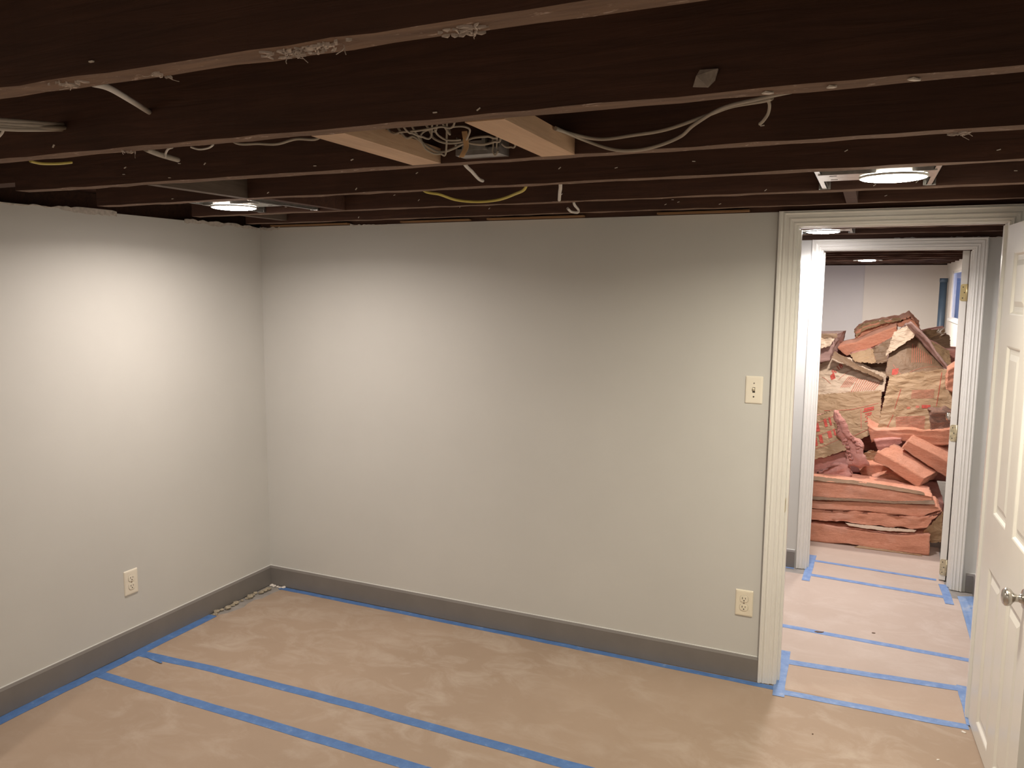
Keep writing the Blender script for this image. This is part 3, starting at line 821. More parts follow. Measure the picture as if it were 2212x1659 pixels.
CABLES = {
    'white_feed': [(1.981, -2.62, 2.114), (1.874, -2.5, 2.143), (1.707, -2.3, 2.172), (1.621, -2.185, 2.182), (1.597, -2.15, 2.187)],
    'bundle0': [(1.546, -2.55, 2.104), (1.466, -2.42, 2.13), (1.387, -2.3, 2.154), (1.317, -2.18, 2.177), (1.287, -2.14, 2.183)],
    'bundle1': [(1.546, -2.55, 2.099), (1.465, -2.42, 2.124), (1.387, -2.3, 2.149), (1.307, -2.18, 2.174), (1.276, -2.14, 2.181)],
    'bundle2': [(1.545, -2.55, 2.094), (1.464, -2.42, 2.118), (1.386, -2.3, 2.143), (1.324, -2.18, 2.169), (1.293, -2.14, 2.176)],
    'bundle3': [(1.545, -2.55, 2.09), (1.464, -2.42, 2.113), (1.386, -2.3, 2.139), (1.313, -2.18, 2.166), (1.282, -2.14, 2.174)],
    'bundle_drop': [(1.416, -2.4, 2.121), (1.408, -2.4, 2.111), (1.391, -2.4, 2.103), (1.369, -2.4, 2.102)],
    'yellow_short': [(1.069, -2.1, 2.113), (1.059, -2.06, 2.113), (1.045, -2.0, 2.122), (1.037, -1.95, 2.133)],
    'grey_end': [(1.509, -2.1, 2.118), (1.391, -1.95, 2.134), (1.298, -1.8, 2.147)],
    'loop_a': [(1.563, -2.09, 2.095), (1.566, -2.09, 2.106), (1.586, -2.1, 2.113), (1.61, -2.11, 2.113)],
    'loop_b': [(1.66, -2.1, 2.113), (1.677, -2.09, 2.108), (1.707, -2.09, 2.109), (1.743, -2.11, 2.111)],
    'thin_long': [(1.788, -2.09, 2.118), (1.857, -2.08, 2.111), (1.903, -2.07, 2.109), (1.974, -2.09, 2.112), (2.04, -2.09, 2.111)],
    'nest0': [(2.136, -1.95, 2.143), (2.179, -1.962, 2.136), (2.235, -1.975, 2.133), (2.295, -1.988, 2.134), (2.336, -2.0, 2.133)],
    'nest1': [(2.187, -1.85, 2.158), (2.194, -1.843, 2.141), (2.217, -1.836, 2.13), (2.243, -1.829, 2.128), (2.267, -1.821, 2.132), (2.291, -1.814, 2.14), (2.324, -1.807, 2.142), (2.349, -1.8, 2.143)],
    'nest2': [(2.144, -1.9, 2.14), (2.166, -1.89, 2.138), (2.193, -1.88, 2.119), (2.217, -1.87, 2.104), (2.234, -1.86, 2.103), (2.254, -1.85, 2.111), (2.278, -1.84, 2.123)],
    'nest3': [(2.242, -1.92, 2.145), (2.241, -1.905, 2.135), (2.254, -1.89, 2.125), (2.268, -1.875, 2.125), (2.278, -1.86, 2.128)],
    'nest4': [(2.194, -1.9, 2.122), (2.19, -1.9, 2.135), (2.2, -1.9, 2.145), (2.216, -1.9, 2.149), (2.235, -1.9, 2.149)],
    'nest5': [(2.194, -1.9, 2.122), (2.199, -1.89, 2.108), (2.216, -1.88, 2.097), (2.228, -1.87, 2.097), (2.238, -1.86, 2.1)],
    'nest6': [(2.268, -1.82, 2.131), (2.289, -1.81, 2.126), (2.311, -1.8, 2.125), (2.334, -1.79, 2.131), (2.347, -1.78, 2.14)],
    'nest7': [(2.36, -1.8, 2.123), (2.371, -1.8, 2.115), (2.383, -1.8, 2.114), (2.396, -1.8, 2.12)],
    'nest8': [(2.197, -1.98, 2.139), (2.208, -1.96, 2.13), (2.218, -1.94, 2.126), (2.232, -1.92, 2.13)],
    'nest9': [(2.295, -1.95, 2.127), (2.288, -1.932, 2.142), (2.3, -1.914, 2.148), (2.311, -1.896, 2.149), (2.313, -1.878, 2.144), (2.294, -1.86, 2.127)],
    'nest10': [(2.31, -1.748, 2.146), (2.311, -1.747, 2.13), (2.309, -1.746, 2.117), (2.316, -1.746, 2.107), (2.323, -1.745, 2.116), (2.319, -1.744, 2.127)],
    'brown_strip': [(2.289, -1.86, 2.147), (2.287, -1.85, 2.129), (2.283, -1.84, 2.114), (2.269, -1.83, 2.1), (2.259, -1.82, 2.094)],
    'right_a': [(2.518, -1.85, 2.138), (2.533, -1.75, 2.14), (2.587, -1.72, 2.132), (2.667, -1.72, 2.136), (2.743, -1.72, 2.143), (2.834, -1.75, 2.159), (2.902, -1.8, 2.165), (2.975, -1.85, 2.16), (2.994, -1.88, 2.157)],
    'right_b': [(2.518, -1.85, 2.14), (2.54, -1.72, 2.134), (2.604, -1.7, 2.111), (2.662, -1.7, 2.104), (2.718, -1.7, 2.111), (2.774, -1.71, 2.127), (2.811, -1.74, 2.145), (2.886, -1.82, 2.159), (2.979, -1.95, 2.143), (3.058, -2.08, 2.122)],
    'right_drop': [(2.98, -1.86, 2.163), (2.986, -1.85, 2.153), (2.982, -1.83, 2.139), (2.972, -1.82, 2.127), (2.963, -1.81, 2.122)],
    'white_stub': [(2.162, -1.62, 2.115), (2.099, -1.45, 2.117), (2.055, -1.32, 2.115), (2.035, -1.25, 2.118)],
    'yellow_loop': [(1.744, -1.13, 2.114), (1.792, -1.1, 2.101), (1.83, -1.05, 2.086), (1.897, -1.02, 2.08), (1.984, -1.03, 2.082), (2.069, -1.08, 2.092), (2.133, -1.13, 2.105)],
    'stub_b': [(2.261, -1.14, 2.104), (2.186, -0.95, 2.108), (2.127, -0.8, 2.1)],
    'curl': [(2.12, -0.62, 2.104), (2.112, -0.55, 2.089), (2.11, -0.55, 2.077), (2.09, -0.57, 2.079), (2.086, -0.6, 2.089)],
}
PAPER_SCRAP = [(2.911, -2.185, 2.146), (2.942, -2.185, 2.144), (2.937, -2.185, 2.126), (2.926, -2.185, 2.116), (2.9, -2.185, 2.119), (2.906, -2.185, 2.136)]

# ------------------------------------------------------------------ recessed lights
def recessed_light(cx, cy, yj0, yj1, lamp, label, xa, xb, bracket_side=-1):
    e = empty('recessed_light', (cx, cy, 2.100))
    tag(e, label, 'ceiling light', 'round recessed lights between the joists')
    mb = MB().lathe([(0, .0005), (.0006, .032), (.0028, .063), (.0056, .082), (.0076, .0875), (.0105, .0875)], (0, 0, -.0075), (0, 0, 1), 40)
    add_local(mb, 'lens', m_lamp('lamp_lens', lamp[0], lamp[1]), e)
    ld = bpy.data.lights.new('beam', 'AREA')
    ld.shape = 'DISK'; ld.size = .155; ld.color = lamp[0]; ld.energy = lamp[2]; ld.spread = math.radians(lamp[3])
    lo = bpy.data.objects.new('beam', ld); COL.objects.link(lo)
    lo.parent = e; lo.location = (0, 0, -.0085)
    mb = MB().lathe([(.0015, .0880), (.0005, .0885), (.0005, .0915), (.002, .0925), (.007, .0925), (.007, .0880)], (0, 0, 0), (0, 0, 1), 40)
    mb.f = mb.f[:-2]; mb.m = mb.m[:-2]; mb.sm = mb.sm[:-2]
    add_local(mb, 'trim_ring', TRIM, e)
    mb = MB().lathe([(.005, .085), (.06, .085), (.075, .07)], (0, 0, 0), (0, 0, 1), 28)
    add_local(mb, 'housing', GALV, e)
    mb = MB()
    x0, x1 = xa - cx, xb - cx
    mb.box(x0, x1, -.07, .07, .009, .011).box(x0, x1, -.071, -.069, .009, .022).box(x0, x1, .069, .071, .009, .022)
    pl = add_local(mb, 'mounting_plate', GALV, e)
    for px in (x0 + .03, x1 - .045):
        for py in (-.045, .035):
            add_local(MB().box(px, px + .02, py, py + .005, .0082, .0092), 'slot', DARK, pl)
    for xx in (x0, x1):
        mb = MB()
        a, b_ = yj0 - cy, yj1 - cy
        mb.box(xx - .009, xx + .009, a, b_, .012, .014).box(xx - .009, xx - .007, a, b_, .012, .026).box(xx + .007, xx + .009, a, b_, .012, .026)
        bar = add_local(mb, 'hanger_bar', GALV, e)
        for yy in (a, b_ - .004):
            mb = MB().box(xx - .018, xx + .018, yy, yy + .004, .010, .055).box(xx - .018, xx - .015, yy - (.010 if yy > 0 else -.003), yy + .004, .010, .050).box(xx + .015, xx + .018, yy - (.010 if yy > 0 else -.003), yy + .004, .010, .050)
            add_local(mb, 'bracket', GALV, bar)
    return e
recessed_light(.740, -.985, -1.156, -.692, LAMP_A, 'lit round recessed light in the bay near the room corner', .635, .935)
recessed_light(3.236, -.985, -1.156, -.692, LAMP_B, 'lit round recessed light on a steel plate before the doorway', 3.035, 3.345)
recessed_light(.973, -3.87, -4.092, -3.657, LAMP_REAR_FILL, 'unseen round recessed light added as fill, over the left side of the room', .85, 1.12)
recessed_light(2.55, -4.36, -4.58, -4.144, LAMP_REAR_FILL, 'unseen round recessed light added as fill, over the right side of the room', 2.43, 2.70)
recessed_light(2.928, 1.268, 1.140, 1.548, LAMP_HALL, 'lit round recessed light in the hall ceiling', 2.80, 3.07)
recessed_light(3.15, 2.805, 2.587, 3.022, LAMP_HEAP_FILL, 'unseen round recessed light added to brighten the front of the insulation heap', 3.02, 3.29)
recessed_light(3.128, 6.115, 5.996, 6.431, LAMP_STORE, 'lit round recessed light over the far store room', 3.0, 3.27)

# ------------------------------------------------------------------ blue tape on the floor
def tape(pts, width, z, label, seed=0, mat=None, cat='tape', name='masking_tape', closed_end=True):
    r = random.Random(seed)
    P = []
    for i in range(len(pts) - 1):
        a = Vector((*pts[i], 0)); b_ = Vector((*pts[i + 1], 0))
        n = max(2, int((b_ - a).length / .09))
        for k in range(n + (1 if i == len(pts) - 2 else 0)):
            P.append(a.lerp(b_, k / n))
    rings = []
    for i, p in enumerate(P):
        t = (P[min(i + 1, len(P) - 1)] - P[max(i - 1, 0)]).normalized()
        nrm = Vector((-t.y, t.x, 0))
        w = width(i / (len(P) - 1)) if callable(width) else width
        o = nrm * r.uniform(-.0018, .0018)
        a = p + o + nrm * (w / 2 + r.uniform(-.0008, .0008)); b_ = p + o - nrm * (w / 2 + r.uniform(-.0008, .0008))
        h = z + r.uniform(0, .0004)
        rings.append([(a.x, a.y, z - .0006), (b_.x, b_.y, z - .0006), (b_.x, b_.y, h), (a.x, a.y, h)])
    o = MB().rings(rings).build(name, mat or TAPE)
    tag(o, label, cat, 'blue tape strips on the floor paper')
    return o
tape([(0.055, -.992), (.5, -.962), (1.36, -.955), (2.3, -.970), (3.66, -.962)], .050, .0020, 'long blue tape line across the floor, on the side of the long wall', 1)
tape([(0.055, -1.222), (.85, -1.222), (1.75, -1.224), (3.0, -1.218), (3.75, -1.215)], .050, .0020, 'long blue tape line across the floor, on the side away from the long wall', 2)
tape([(0.045, -3.9), (0.047, -2.2), (0.043, -1.4), (0.044, -.98), (.040, -.505)], .056, .0027, 'blue tape along the left baseboard, ending where the floor paper is torn', 3)
tape([(.10, -.035), (.8, -.036), (1.7, -.034), (2.5, -.034), (2.905, -.036)], .036, .0020, 'blue tape along the baseboard of the long wall', 4)
tape([(2.905, .372), (2.913, .10), (2.922, -.105)], .050, .0034, 'short upright blue tape across the threshold on the switch side', 5, mat=TAPE_PALE)
tape([(2.86, .255), (3.10, .268), (3.40, .292), (3.668, .316)], .050, .0026, 'blue tape across the threshold patch on the hall side', 6, mat=TAPE_PALE)
tape([(2.93, -.058), (3.2, -.050), (3.5, -.042), (3.658, -.034)], .046, .0026, 'blue tape across the threshold patch on the room side', 7, mat=TAPE_PALE)
tape([(3.680, .345), (3.672, .15), (3.662, -.02)], lambda t: .066 - .05 * t, .0033, 'tapering blue tape on the threshold beside the open door', 8, mat=TAPE_PALE)
tape([(2.50, .715), (2.86, .683), (3.3, .665), (3.765, .648)], .042, .0020, 'blue tape line across the middle of the hall floor', 9, mat=TAPE_PALE)
tape([(2.94, 1.553), (3.3, 1.528), (3.69, 1.500)], .042, .0026, 'blue tape across the far threshold on the hall side', 10, mat=TAPE_PALE)
tape([(2.94, 1.842), (3.3, 1.818), (3.66, 1.792)], .034, .0026, 'blue tape across the far threshold on the insulation side', 11, mat=TAPE_PALE)
tape([(2.935, 1.95), (2.930, 1.70), (2.926, 1.43)], .046, .0033, 'upright blue tape on the far threshold by the latch jamb', 12, mat=TAPE_PALE)
tape([(3.690, 1.72), (3.697, 1.55), (3.703, 1.39)], .046, .0033, 'upright blue tape on the far threshold by the hinges', 13, mat=TAPE_PALE)
tape([(2.2, 1.632), (2.60, 1.632), (2.84, 1.630)], .022, .0020, 'thin blue tape along the hall baseboard', 14, mat=TAPE_PALE)
# loose tail of the first tape line
o = MB().rings([[(0.10, -1.005, .002), (0.16, -1.018, .003), (0.235, -1.03, .006), (.24, -1.022, .007), (.17, -1.0, .004), (.10, -.985, .002)], [(0.10, -1.005, .0026), (0.16, -1.018, .0037), (0.235, -1.03, .0068), (.24, -1.022, .0078), (.17, -1.0, .0048), (.10, -.985, .0026)]]).build('tape_tail', TAPE)
tag(o, 'loose blue tape tail beside the left baseboard tape', 'tape', 'blue tape strips on the floor paper')
# crumpled masking film in the hall
rf = random.Random(5)
mb = MB()
filmL = [(3.752, 1.545), (3.757, 1.40), (3.758, 1.20), (3.757, 1.0), (3.756, .85), (3.757, .70), (3.755, .45), (3.75, .20)]
rows = []
for i, (x, y) in enumerate(filmL):
    row = []
    for k in range(7):
        t = k / 6
        row.append((x + (3.836 - x) * t, y, .003 + .010 * t * t + rf.uniform(0, .005) * (0.3 + t)))
    rows.append(row)
ringsA = [r_ + [(p[0], p[1], p[2] - .001) for p in reversed(r_)] for r_ in rows]
mb.rings(ringsA)
o = mb.build('masking_film', FILM)
tag(o, 'crumpled blue masking film along the right hall baseboard', 'masking film')

# ------------------------------------------------------------------ debris
def lump(name, loc, size, mat, label, cat, group=None, seed=0, flat=.5):
    r = random.Random(seed)
    mb = MB()
    n = 8
    rings = []
    for i in range(5):
        a = math.pi * (i + .4) / 5.8
        rings.append([(loc[0] + size * math.sin(a) * math.cos(2 * math.pi * k / n) * r.uniform(.7, 1.3), loc[1] + size * math.sin(a) * math.sin(2 * math.pi * k / n) * r.uniform(.7, 1.3), loc[2] + size * flat * (1 - math.cos(a)) * r.uniform(.85, 1.15)) for k in range(n)])
    mb.rings(rings)
    o = mb.build(name, mat)
    tag(o, label, cat, group)
    return o
def flake(name, loc, lx, ly, rz, mat, label, cat, group=None, h=.004):
    c, s = math.cos(rz), math.sin(rz)
    ol = [(-lx, 0), (-lx * .4, -ly), (lx * .5, -ly * .8), (lx, ly * .1), (lx * .3, ly), (-lx * .5, ly * .6)]
    pts = [(loc[0] + c * a - s * b_, loc[1] + s * a + c * b_) for a, b_ in ol]
    o = MB().rings([[(x, y, loc[2]) for x, y in pts], [(x, y, loc[2] + h * (.4 + .6 * (i % 2))) for i, (x, y) in enumerate(pts)]]).build(name, mat)
    tag(o, label, cat, group)
    return o
flake('wood_chip', (3.045, .676, .0022), .024, .009, .25, CHIP, 'brown wood chip on the tape line in the hall', 'debris')
flake('wood_chip', (3.305, .785, .0014), .009, .004, .1, CHIP, 'tiny brown splinter on the hall paper', 'debris')
flake('paint_chip', (3.636, -.085, .0014), .010, .007, -.4, WCHIP, 'white crumb beside the bottom of the open door', 'debris')
flake('paint_chip', (3.527, -.346, .0014), .006, .004, .4, WCHIP, 'small white crumb on bare paper in the doorway light', 'debris')
flake('paint_chip', (3.08, -.36, .0014), .003, .003, 0, CHIP, 'dark speck on bare paper in the doorway light', 'debris')
rb = random.Random(11)
for i in range(16):
    t = i / 15
    y = -.09 - .40 * t + rb.uniform(-.008, .008)
    x = .026 + .020 * rb.random() + (.02 if t < .15 else 0)
    lump('plaster_lump', (x, y, -.001), rb.uniform(.009, .019), PLASTER, 'crumb of plaster in the torn gap by the left baseboard', 'debris', 'plaster crumbs in the torn corner gap', seed=100 + i, flat=.55)
for i in range(5):
    lump('plaster_lump', (.03 + .022 * i, -.028 - .006 * (i % 2), .0), rb.uniform(.009, .014), WCHIP, 'white plaster crumb in the room corner', 'debris', 'white crumbs in the room corner', seed=200 + i, flat=.4)

# ------------------------------------------------------------------ cables and scraps in the ceiling
CAB = {
    'white_feed': ('cable', WCABLE, .0062, 'single white cable passing into a hole in the joist'),
    'bundle0': ('cable', GCABLE, .0055, 'grey cable of the bundle of four entering the joist', 'bundle of four grey cables'),
    'bundle1': ('cable', GCABLE, .0055, 'grey cable of the bundle of four entering the joist', 'bundle of four grey cables'),
    'bundle2': ('cable', GCABLE, .0055, 'grey cable of the bundle of four entering the joist', 'bundle of four grey cables'),
    'bundle3': ('cable', GCABLE, .0055, 'grey cable of the bundle of four entering the joist', 'bundle of four grey cables'),
    'bundle_drop': ('cable', WCABLE, .003, 'thin white wire hanging below the cable bundle'),
    'yellow_short': ('cable', YCABLE, .004, 'short yellow cable just behind the joist with the paper scrap'),
    'grey_end': ('cable', GCABLE, .0075, 'thick grey cable end behind the joist with the paper scrap'),
    'loop_a': ('cable', WCABLE, .0028, 'small hooked white wire beside the thick grey cable end'),
    'loop_b': ('cable', WCABLE, .0024, 'drooping white wire loop under the joist edge'),
    'thin_long': ('cable', GCABLE, .0030, 'thin wire lying along the joist edge before the pale blocks'),
    'white_stub': ('cable', WCABLE, .0052, 'straight white cable stub below the wire box'),
    'yellow_loop': ('cable', YCABLE, .0050, 'yellow cable hanging in a wide loop'),
    'stub_b': ('cable', WCABLE, .0062, 'short white cable stub hanging straight down'),
    'curl': ('cable', WCABLE, .0052, 'curled white cable end near the long wall'),
    'right_a': ('cable', GCABLE, .0042, 'pale cable running from the pale block, upper one of the pair'),
    'right_b': ('cable', GCABLE, .0040, 'sagging cable running from the pale block, lower one of the pair'),
    'right_drop': ('cable', GCABLE, .0034, 'frayed cable end hanging down where the pair meets the joist'),
}
for k_, pts in CABLES.items():
    if k_ in CAB:
        spec = CAB[k_]
        pts = [Vector(p) for p in pts]
        if k_ in ('yellow_loop', 'thin_long'):
            pts = [pts[0] + Vector((-.012, -.012, .05))] + pts + [pts[-1] + Vector((.012, -.012, .05))]
        if k_ in ('stub_b', 'curl', 'white_stub'):
            pts = [pts[0] + Vector((0, -.01, .04))] + pts
        o = MB().tube(spline(pts, 8), spec[2], 8).build('cable', spec[1])
        tag(o, spec[3], spec[0], spec[4] if len(spec) > 4 else 'loose cables between the joists')
    elif k_ == 'brown_strip':
        P = spline(pts, 6)
        mb = MB().rings([[(p.x - .007, p.y - .001, p.z), (p.x + .007, p.y - .001, p.z), (p.x + .007, p.y + .001, p.z), (p.x - .007, p.y + .001, p.z)] for p in P])
        o = mb.build('strap', BSTRIP)
        tag(o, 'brown strap tied around the tangle of wires', 'strap')
    else:
        i = int(k_[4:])
        pts = [Vector(p) for p in pts]
        if i in (0, 1, 2, 4, 5, 8, 9):       # the ends run up into the bay
            pts = [pts[0] + Vector((-.03, -.04, .07))] + pts
        if i in (0, 1, 4, 5, 6, 7, 8, 10):
            pts = pts + [pts[-1] + Vector((.02, -.03, .07))]
        o = MB().tube(spline(pts, 8), .0030 if i in (1, 2, 6) else .0024, 7).build('cable', GCABLE)
        tag(o, 'old grey wire in the tangle between the pale blocks', 'cable', 'tangle of wires between the pale blocks')
# junction box on the joist
jb = empty('junction_box', (2.265, -1.70, 2.112))
tag(jb, 'open grey junction box on the joist between the pale blocks', 'junction box')
mb = MB()
mb.box(-.062, .062, -.045, -.042, .0, .016).box(-.062, -.059, -.042, .014, .003, .046).box(.059, .062, -.042, .014, .003, .046).box(-.062, .062, -.042, .014, 0, .003).box(-.059, .059, .011, .014, .003, .046)
add_local(mb, 'box', GREYBOX, jb)
mb = MB().box(-.036, .030, -.047, -.044, .012, .034).box(-.036, -.026, -.060, -.044, .010, .036).box(.020, .030, -.060, -.044, .010, .036)
add_local(mb, 'clamp', GALV, jb)
mb = MB().lathe([(0, .007), (.004, .006), (.006, .001)], (-.066, -.03, .030), (0, -1, -.2), 12)
add_local(mb, 'screw', GALV, jb)
# paper scrap
P = [Vector(p) for p in PAPER_SCRAP]
o = MB().rings([[(p.x, p.y, p.z) for p in P], [(p.x, p.y - .002 - .004 * (i % 2), p.z) for i, p in enumerate(P)]]).build('paper_scrap', SCRAP)
tag(o, 'torn grey paper scrap stuck to the side of a dark joist', 'paper')
# knot of lint and small litter caught on the joist edges
def tuft(loc, n, ln, label, seed, mat=LINT, rad=.0007):
    """matted fluff pressed on the joist edge, with a few loose hairs"""
    r = random.Random(seed)
    mb = MB()
    for i in range(n):
        c = Vector(loc) + Vector((r.gauss(0, .42) * ln, r.uniform(-.020, .014), 0))
        s = r.uniform(.0018, .0048)
        d = Vector((r.uniform(-1, 1), r.uniform(-.6, .6), 0)).normalized() * s * r.uniform(1, 2.6)
        e = Vector((-d.y, d.x, 0)).normalized() * s * .5
        ring = [c + d, c + d * .2 + e, c - d, c - d * .1 - e]
        mb.rings([[(q.x, q.y, JB + .001) for q in ring], [(q.x, q.y, JB - r.uniform(.0015, .005)) for q in ring]])
    for i in range(max(2, n // 9)):
        p = Vector(loc) + Vector((r.gauss(0, .4) * ln, r.uniform(-.015, .012), -.001))
        pts = [p]
        d = Vector((r.uniform(-1, 1), r.uniform(-.4, .4), r.uniform(-.3, 0))).normalized()
        for k in range(4):
            d = (d + Vector((r.uniform(-.6, .6), r.uniform(-.4, .4), r.uniform(-.35, .25)))).normalized()
            pts.append(pts[-1] + d * r.uniform(.003, .006))
        pts = [Vector((q.x, q.y, min(q.z, JB))) for q in pts]
        mb.tube(pts, rad, 4)
    o = mb.build('lint_tuft', mat)
    tag(o, label, 'lint', 'lint caught on the joist edges', 'stuff')
tuft((2.425, -2.650, JB - .002), 46, .055, 'largest pale lint tuft on the bottom edge of a joist', 1)
tuft((2.500, -2.652, JB - .002), 22, .040, 'stringy lint beside the largest tuft', 2)
tuft((1.972, -2.655, JB - .002), 16, .040, 'thin lint along the joist edge by the white cable', 3)
tuft((2.155, -2.636, JB - .002), 12, .018, 'small white lint wisp on the joist edge', 4)
tuft((2.700, -2.640, JB - .002), 22, .040, 'lint wisps further along the joist edge from the largest tuft', 5)
tuft((1.50, -2.138, JB - .002), 10, .022, 'lint wisp on the edge of the joist with the paper scrap', 6)
tuft((3.35, -1.640, JB - .003), 18, .035, 'drooping lint on the joist edge near the open door', 7)
for i, (x, yf) in enumerate(((3.12, -2.16), (3.02, -2.158), (3.24, -2.160))):
    flake('plaster_flake', (x, yf, JB - .004), .008 + .002 * i, .005, .3 * i, WCHIP, 'pale plaster flake on the edge of the joist with the paper scrap', 'debris', 'plaster flakes on a joist edge', .004)
# staples and nail stubs left in the joist sides (parts of their joist)
rs = random.Random(21)
for j, o in enumerate(joists):
    yn = main_far[j] - .052
    st = MB().box(-.006, .006, -.0035, .001, -.001, .001)
    me = None
    for k in range(4 if j < 2 else 11):
        x = rs.uniform(max(main_x0[j], .4) + .15, 3.7)
        z = JB + rs.uniform(.008, .055)
        if me is None:
            s_ = MB().box(-.0045, .0045, -.003, .001, -.001, .001).build('staple', WCHIP); me = s_.data
        else:
            s_ = bpy.data.objects.new('staple', me); COL.objects.link(s_)
        s_.parent = o
        s_.location = (x, yn, z); s_.rotation_euler = (0, rs.uniform(-.9, .2), 0)

# ------------------------------------------------------------------ store room: blue pole by the corner
pole = empty('corner_post', (4.0, 7.6, 0))
tag(pole, 'dark blue-grey upright pipe in the corner behind the insulation', 'pipe')
MB().tube([(3.995 + .0, 7.55, 0), (3.995, 7.55, 1.0), (3.995, 7.55, 1.93)], .042, 20).build('pipe', PIPEBLUE, pole)
MB().lathe([(0, .046), (.05, .046)], (3.995, 7.55, 1.88), (0, 0, 1), 20).build('collar', PIPEBLUE, pole)

# ------------------------------------------------------------------ insulation heap
def poly_at(pts, t):
    L = [0]
    for a, b_ in zip(pts, pts[1:]):
        L.append(L[-1] + (Vector(b_) - Vector(a)).length)
    s = t * L[-1]
    for i in range(len(pts) - 1):
        if s <= L[i + 1] or i == len(pts) - 2:
            f = (s - L[i]) / max(1e-9, L[i + 1] - L[i])
            return Vector(pts[i]).lerp(Vector(pts[i + 1]), f)

def fbm(p, oct=4):
    s = 0; a = 1
    for _ in range(oct):
        s += a * noise.noise(p); p = p * 2.1; a *= .5
    return s

def fibre_body(name, key, mat, parent, amp=.010, nu=None, nv=None, shrink=0.0, ragged=.5, push=0.0):
    top, bot, D = PILE[key]
    D = Vector(D)
    L = sum((Vector(b_) - Vector(a)).length for a, b_ in zip(top, top[1:]))
    H = (poly_at(top, .5) - poly_at(bot, .5)).length
    nu = nu or max(8, min(90, int(L / .012)))
    nv = nv or max(5, min(24, int(H / .011)))
    nd = max(3, min(12, int(D.length / .03)))
    off = D.normalized() * push
    T0 = [poly_at(top, i / nu) for i in range(nu + 1)]
    B0 = [poly_at(bot, i / nu) for i in range(nu + 1)]
    T_ = [p.lerp(q_, shrink / max(.02, (p - q_).length)) for p, q_ in zip(T0, B0)]
    B_ = [q_.lerp(p, shrink / max(.02, (p - q_).length)) for p, q_ in zip(T0, B0)]
    V = {}; verts = []; faces = []
    def vid(i, j, k):
        kk = (i, j, k)
        if kk not in V:
            p = T_[i].lerp(B_[i], j / nv) + off + (D - off) * (k / nd)
            V[kk] = len(verts); verts.append(p)
        return V[kk]
    def quad(a, b_, c, d): faces.append([a, b_, c, d])
    for i in range(nu):
        for j in range(nv):
            quad(vid(i, j, 0), vid(i, j + 1, 0), vid(i + 1, j + 1, 0), vid(i + 1, j, 0))
            quad(vid(i, j, nd), vid(i + 1, j, nd), vid(i + 1, j + 1, nd), vid(i, j + 1, nd))
    for k in range(nd):
        for i in range(nu):
            quad(vid(i, 0, k), vid(i + 1, 0, k), vid(i + 1, 0, k + 1), vid(i, 0, k + 1))
            quad(vid(i, nv, k), vid(i, nv, k + 1), vid(i + 1, nv, k + 1), vid(i + 1, nv, k))
        for j in range(nv):
            quad(vid(0, j, k), vid(0, j, k + 1), vid(0, j + 1, k + 1), vid(0, j + 1, k))
            quad(vid(nu, j, k), vid(nu, j + 1, k), vid(nu, j + 1, k + 1), vid(nu, j, k + 1))
    # round the long edges a little and roughen like torn wool
    nrm = [Vector() for _ in verts]
    for f in faces:
        n = (verts[f[2]] - verts[f[0]]).cross(verts[f[3]] - verts[f[1]])
        for q in f: nrm[q] += n
    axis = (Vector(top[-1]) - Vector(top[0])).normalized()
    sd = Vector((len(key) * 3.1 + top[0][0] * 9, top[0][2] * 7, 1.7))
    out = []
    for p, n in zip(verts, nrm):
        n = n.normalized() if n.length > 0 else Vector((0, 0, 1))
        q = p + sd
        al = q.dot(axis)
        q2 = (q - axis * al) * 30 + axis * al * 5
        d = fbm(q2, 4) * amp * .75 + fbm(q * 11, 3) * amp * ragged - amp * .3
        out.append(p + n * d)
    mb = MB()
    mb.v = [tuple(p) for p in out]
    mb.f = faces; mb.m = [0] * len(faces); mb.sm = [True] * len(faces)
    for p_i in range(len(mb.v)):
        if mb.v[p_i][2] < .003: mb.v[p_i] = (mb.v[p_i][0], mb.v[p_i][1], .003)
    return mb.build(name, mat, parent)

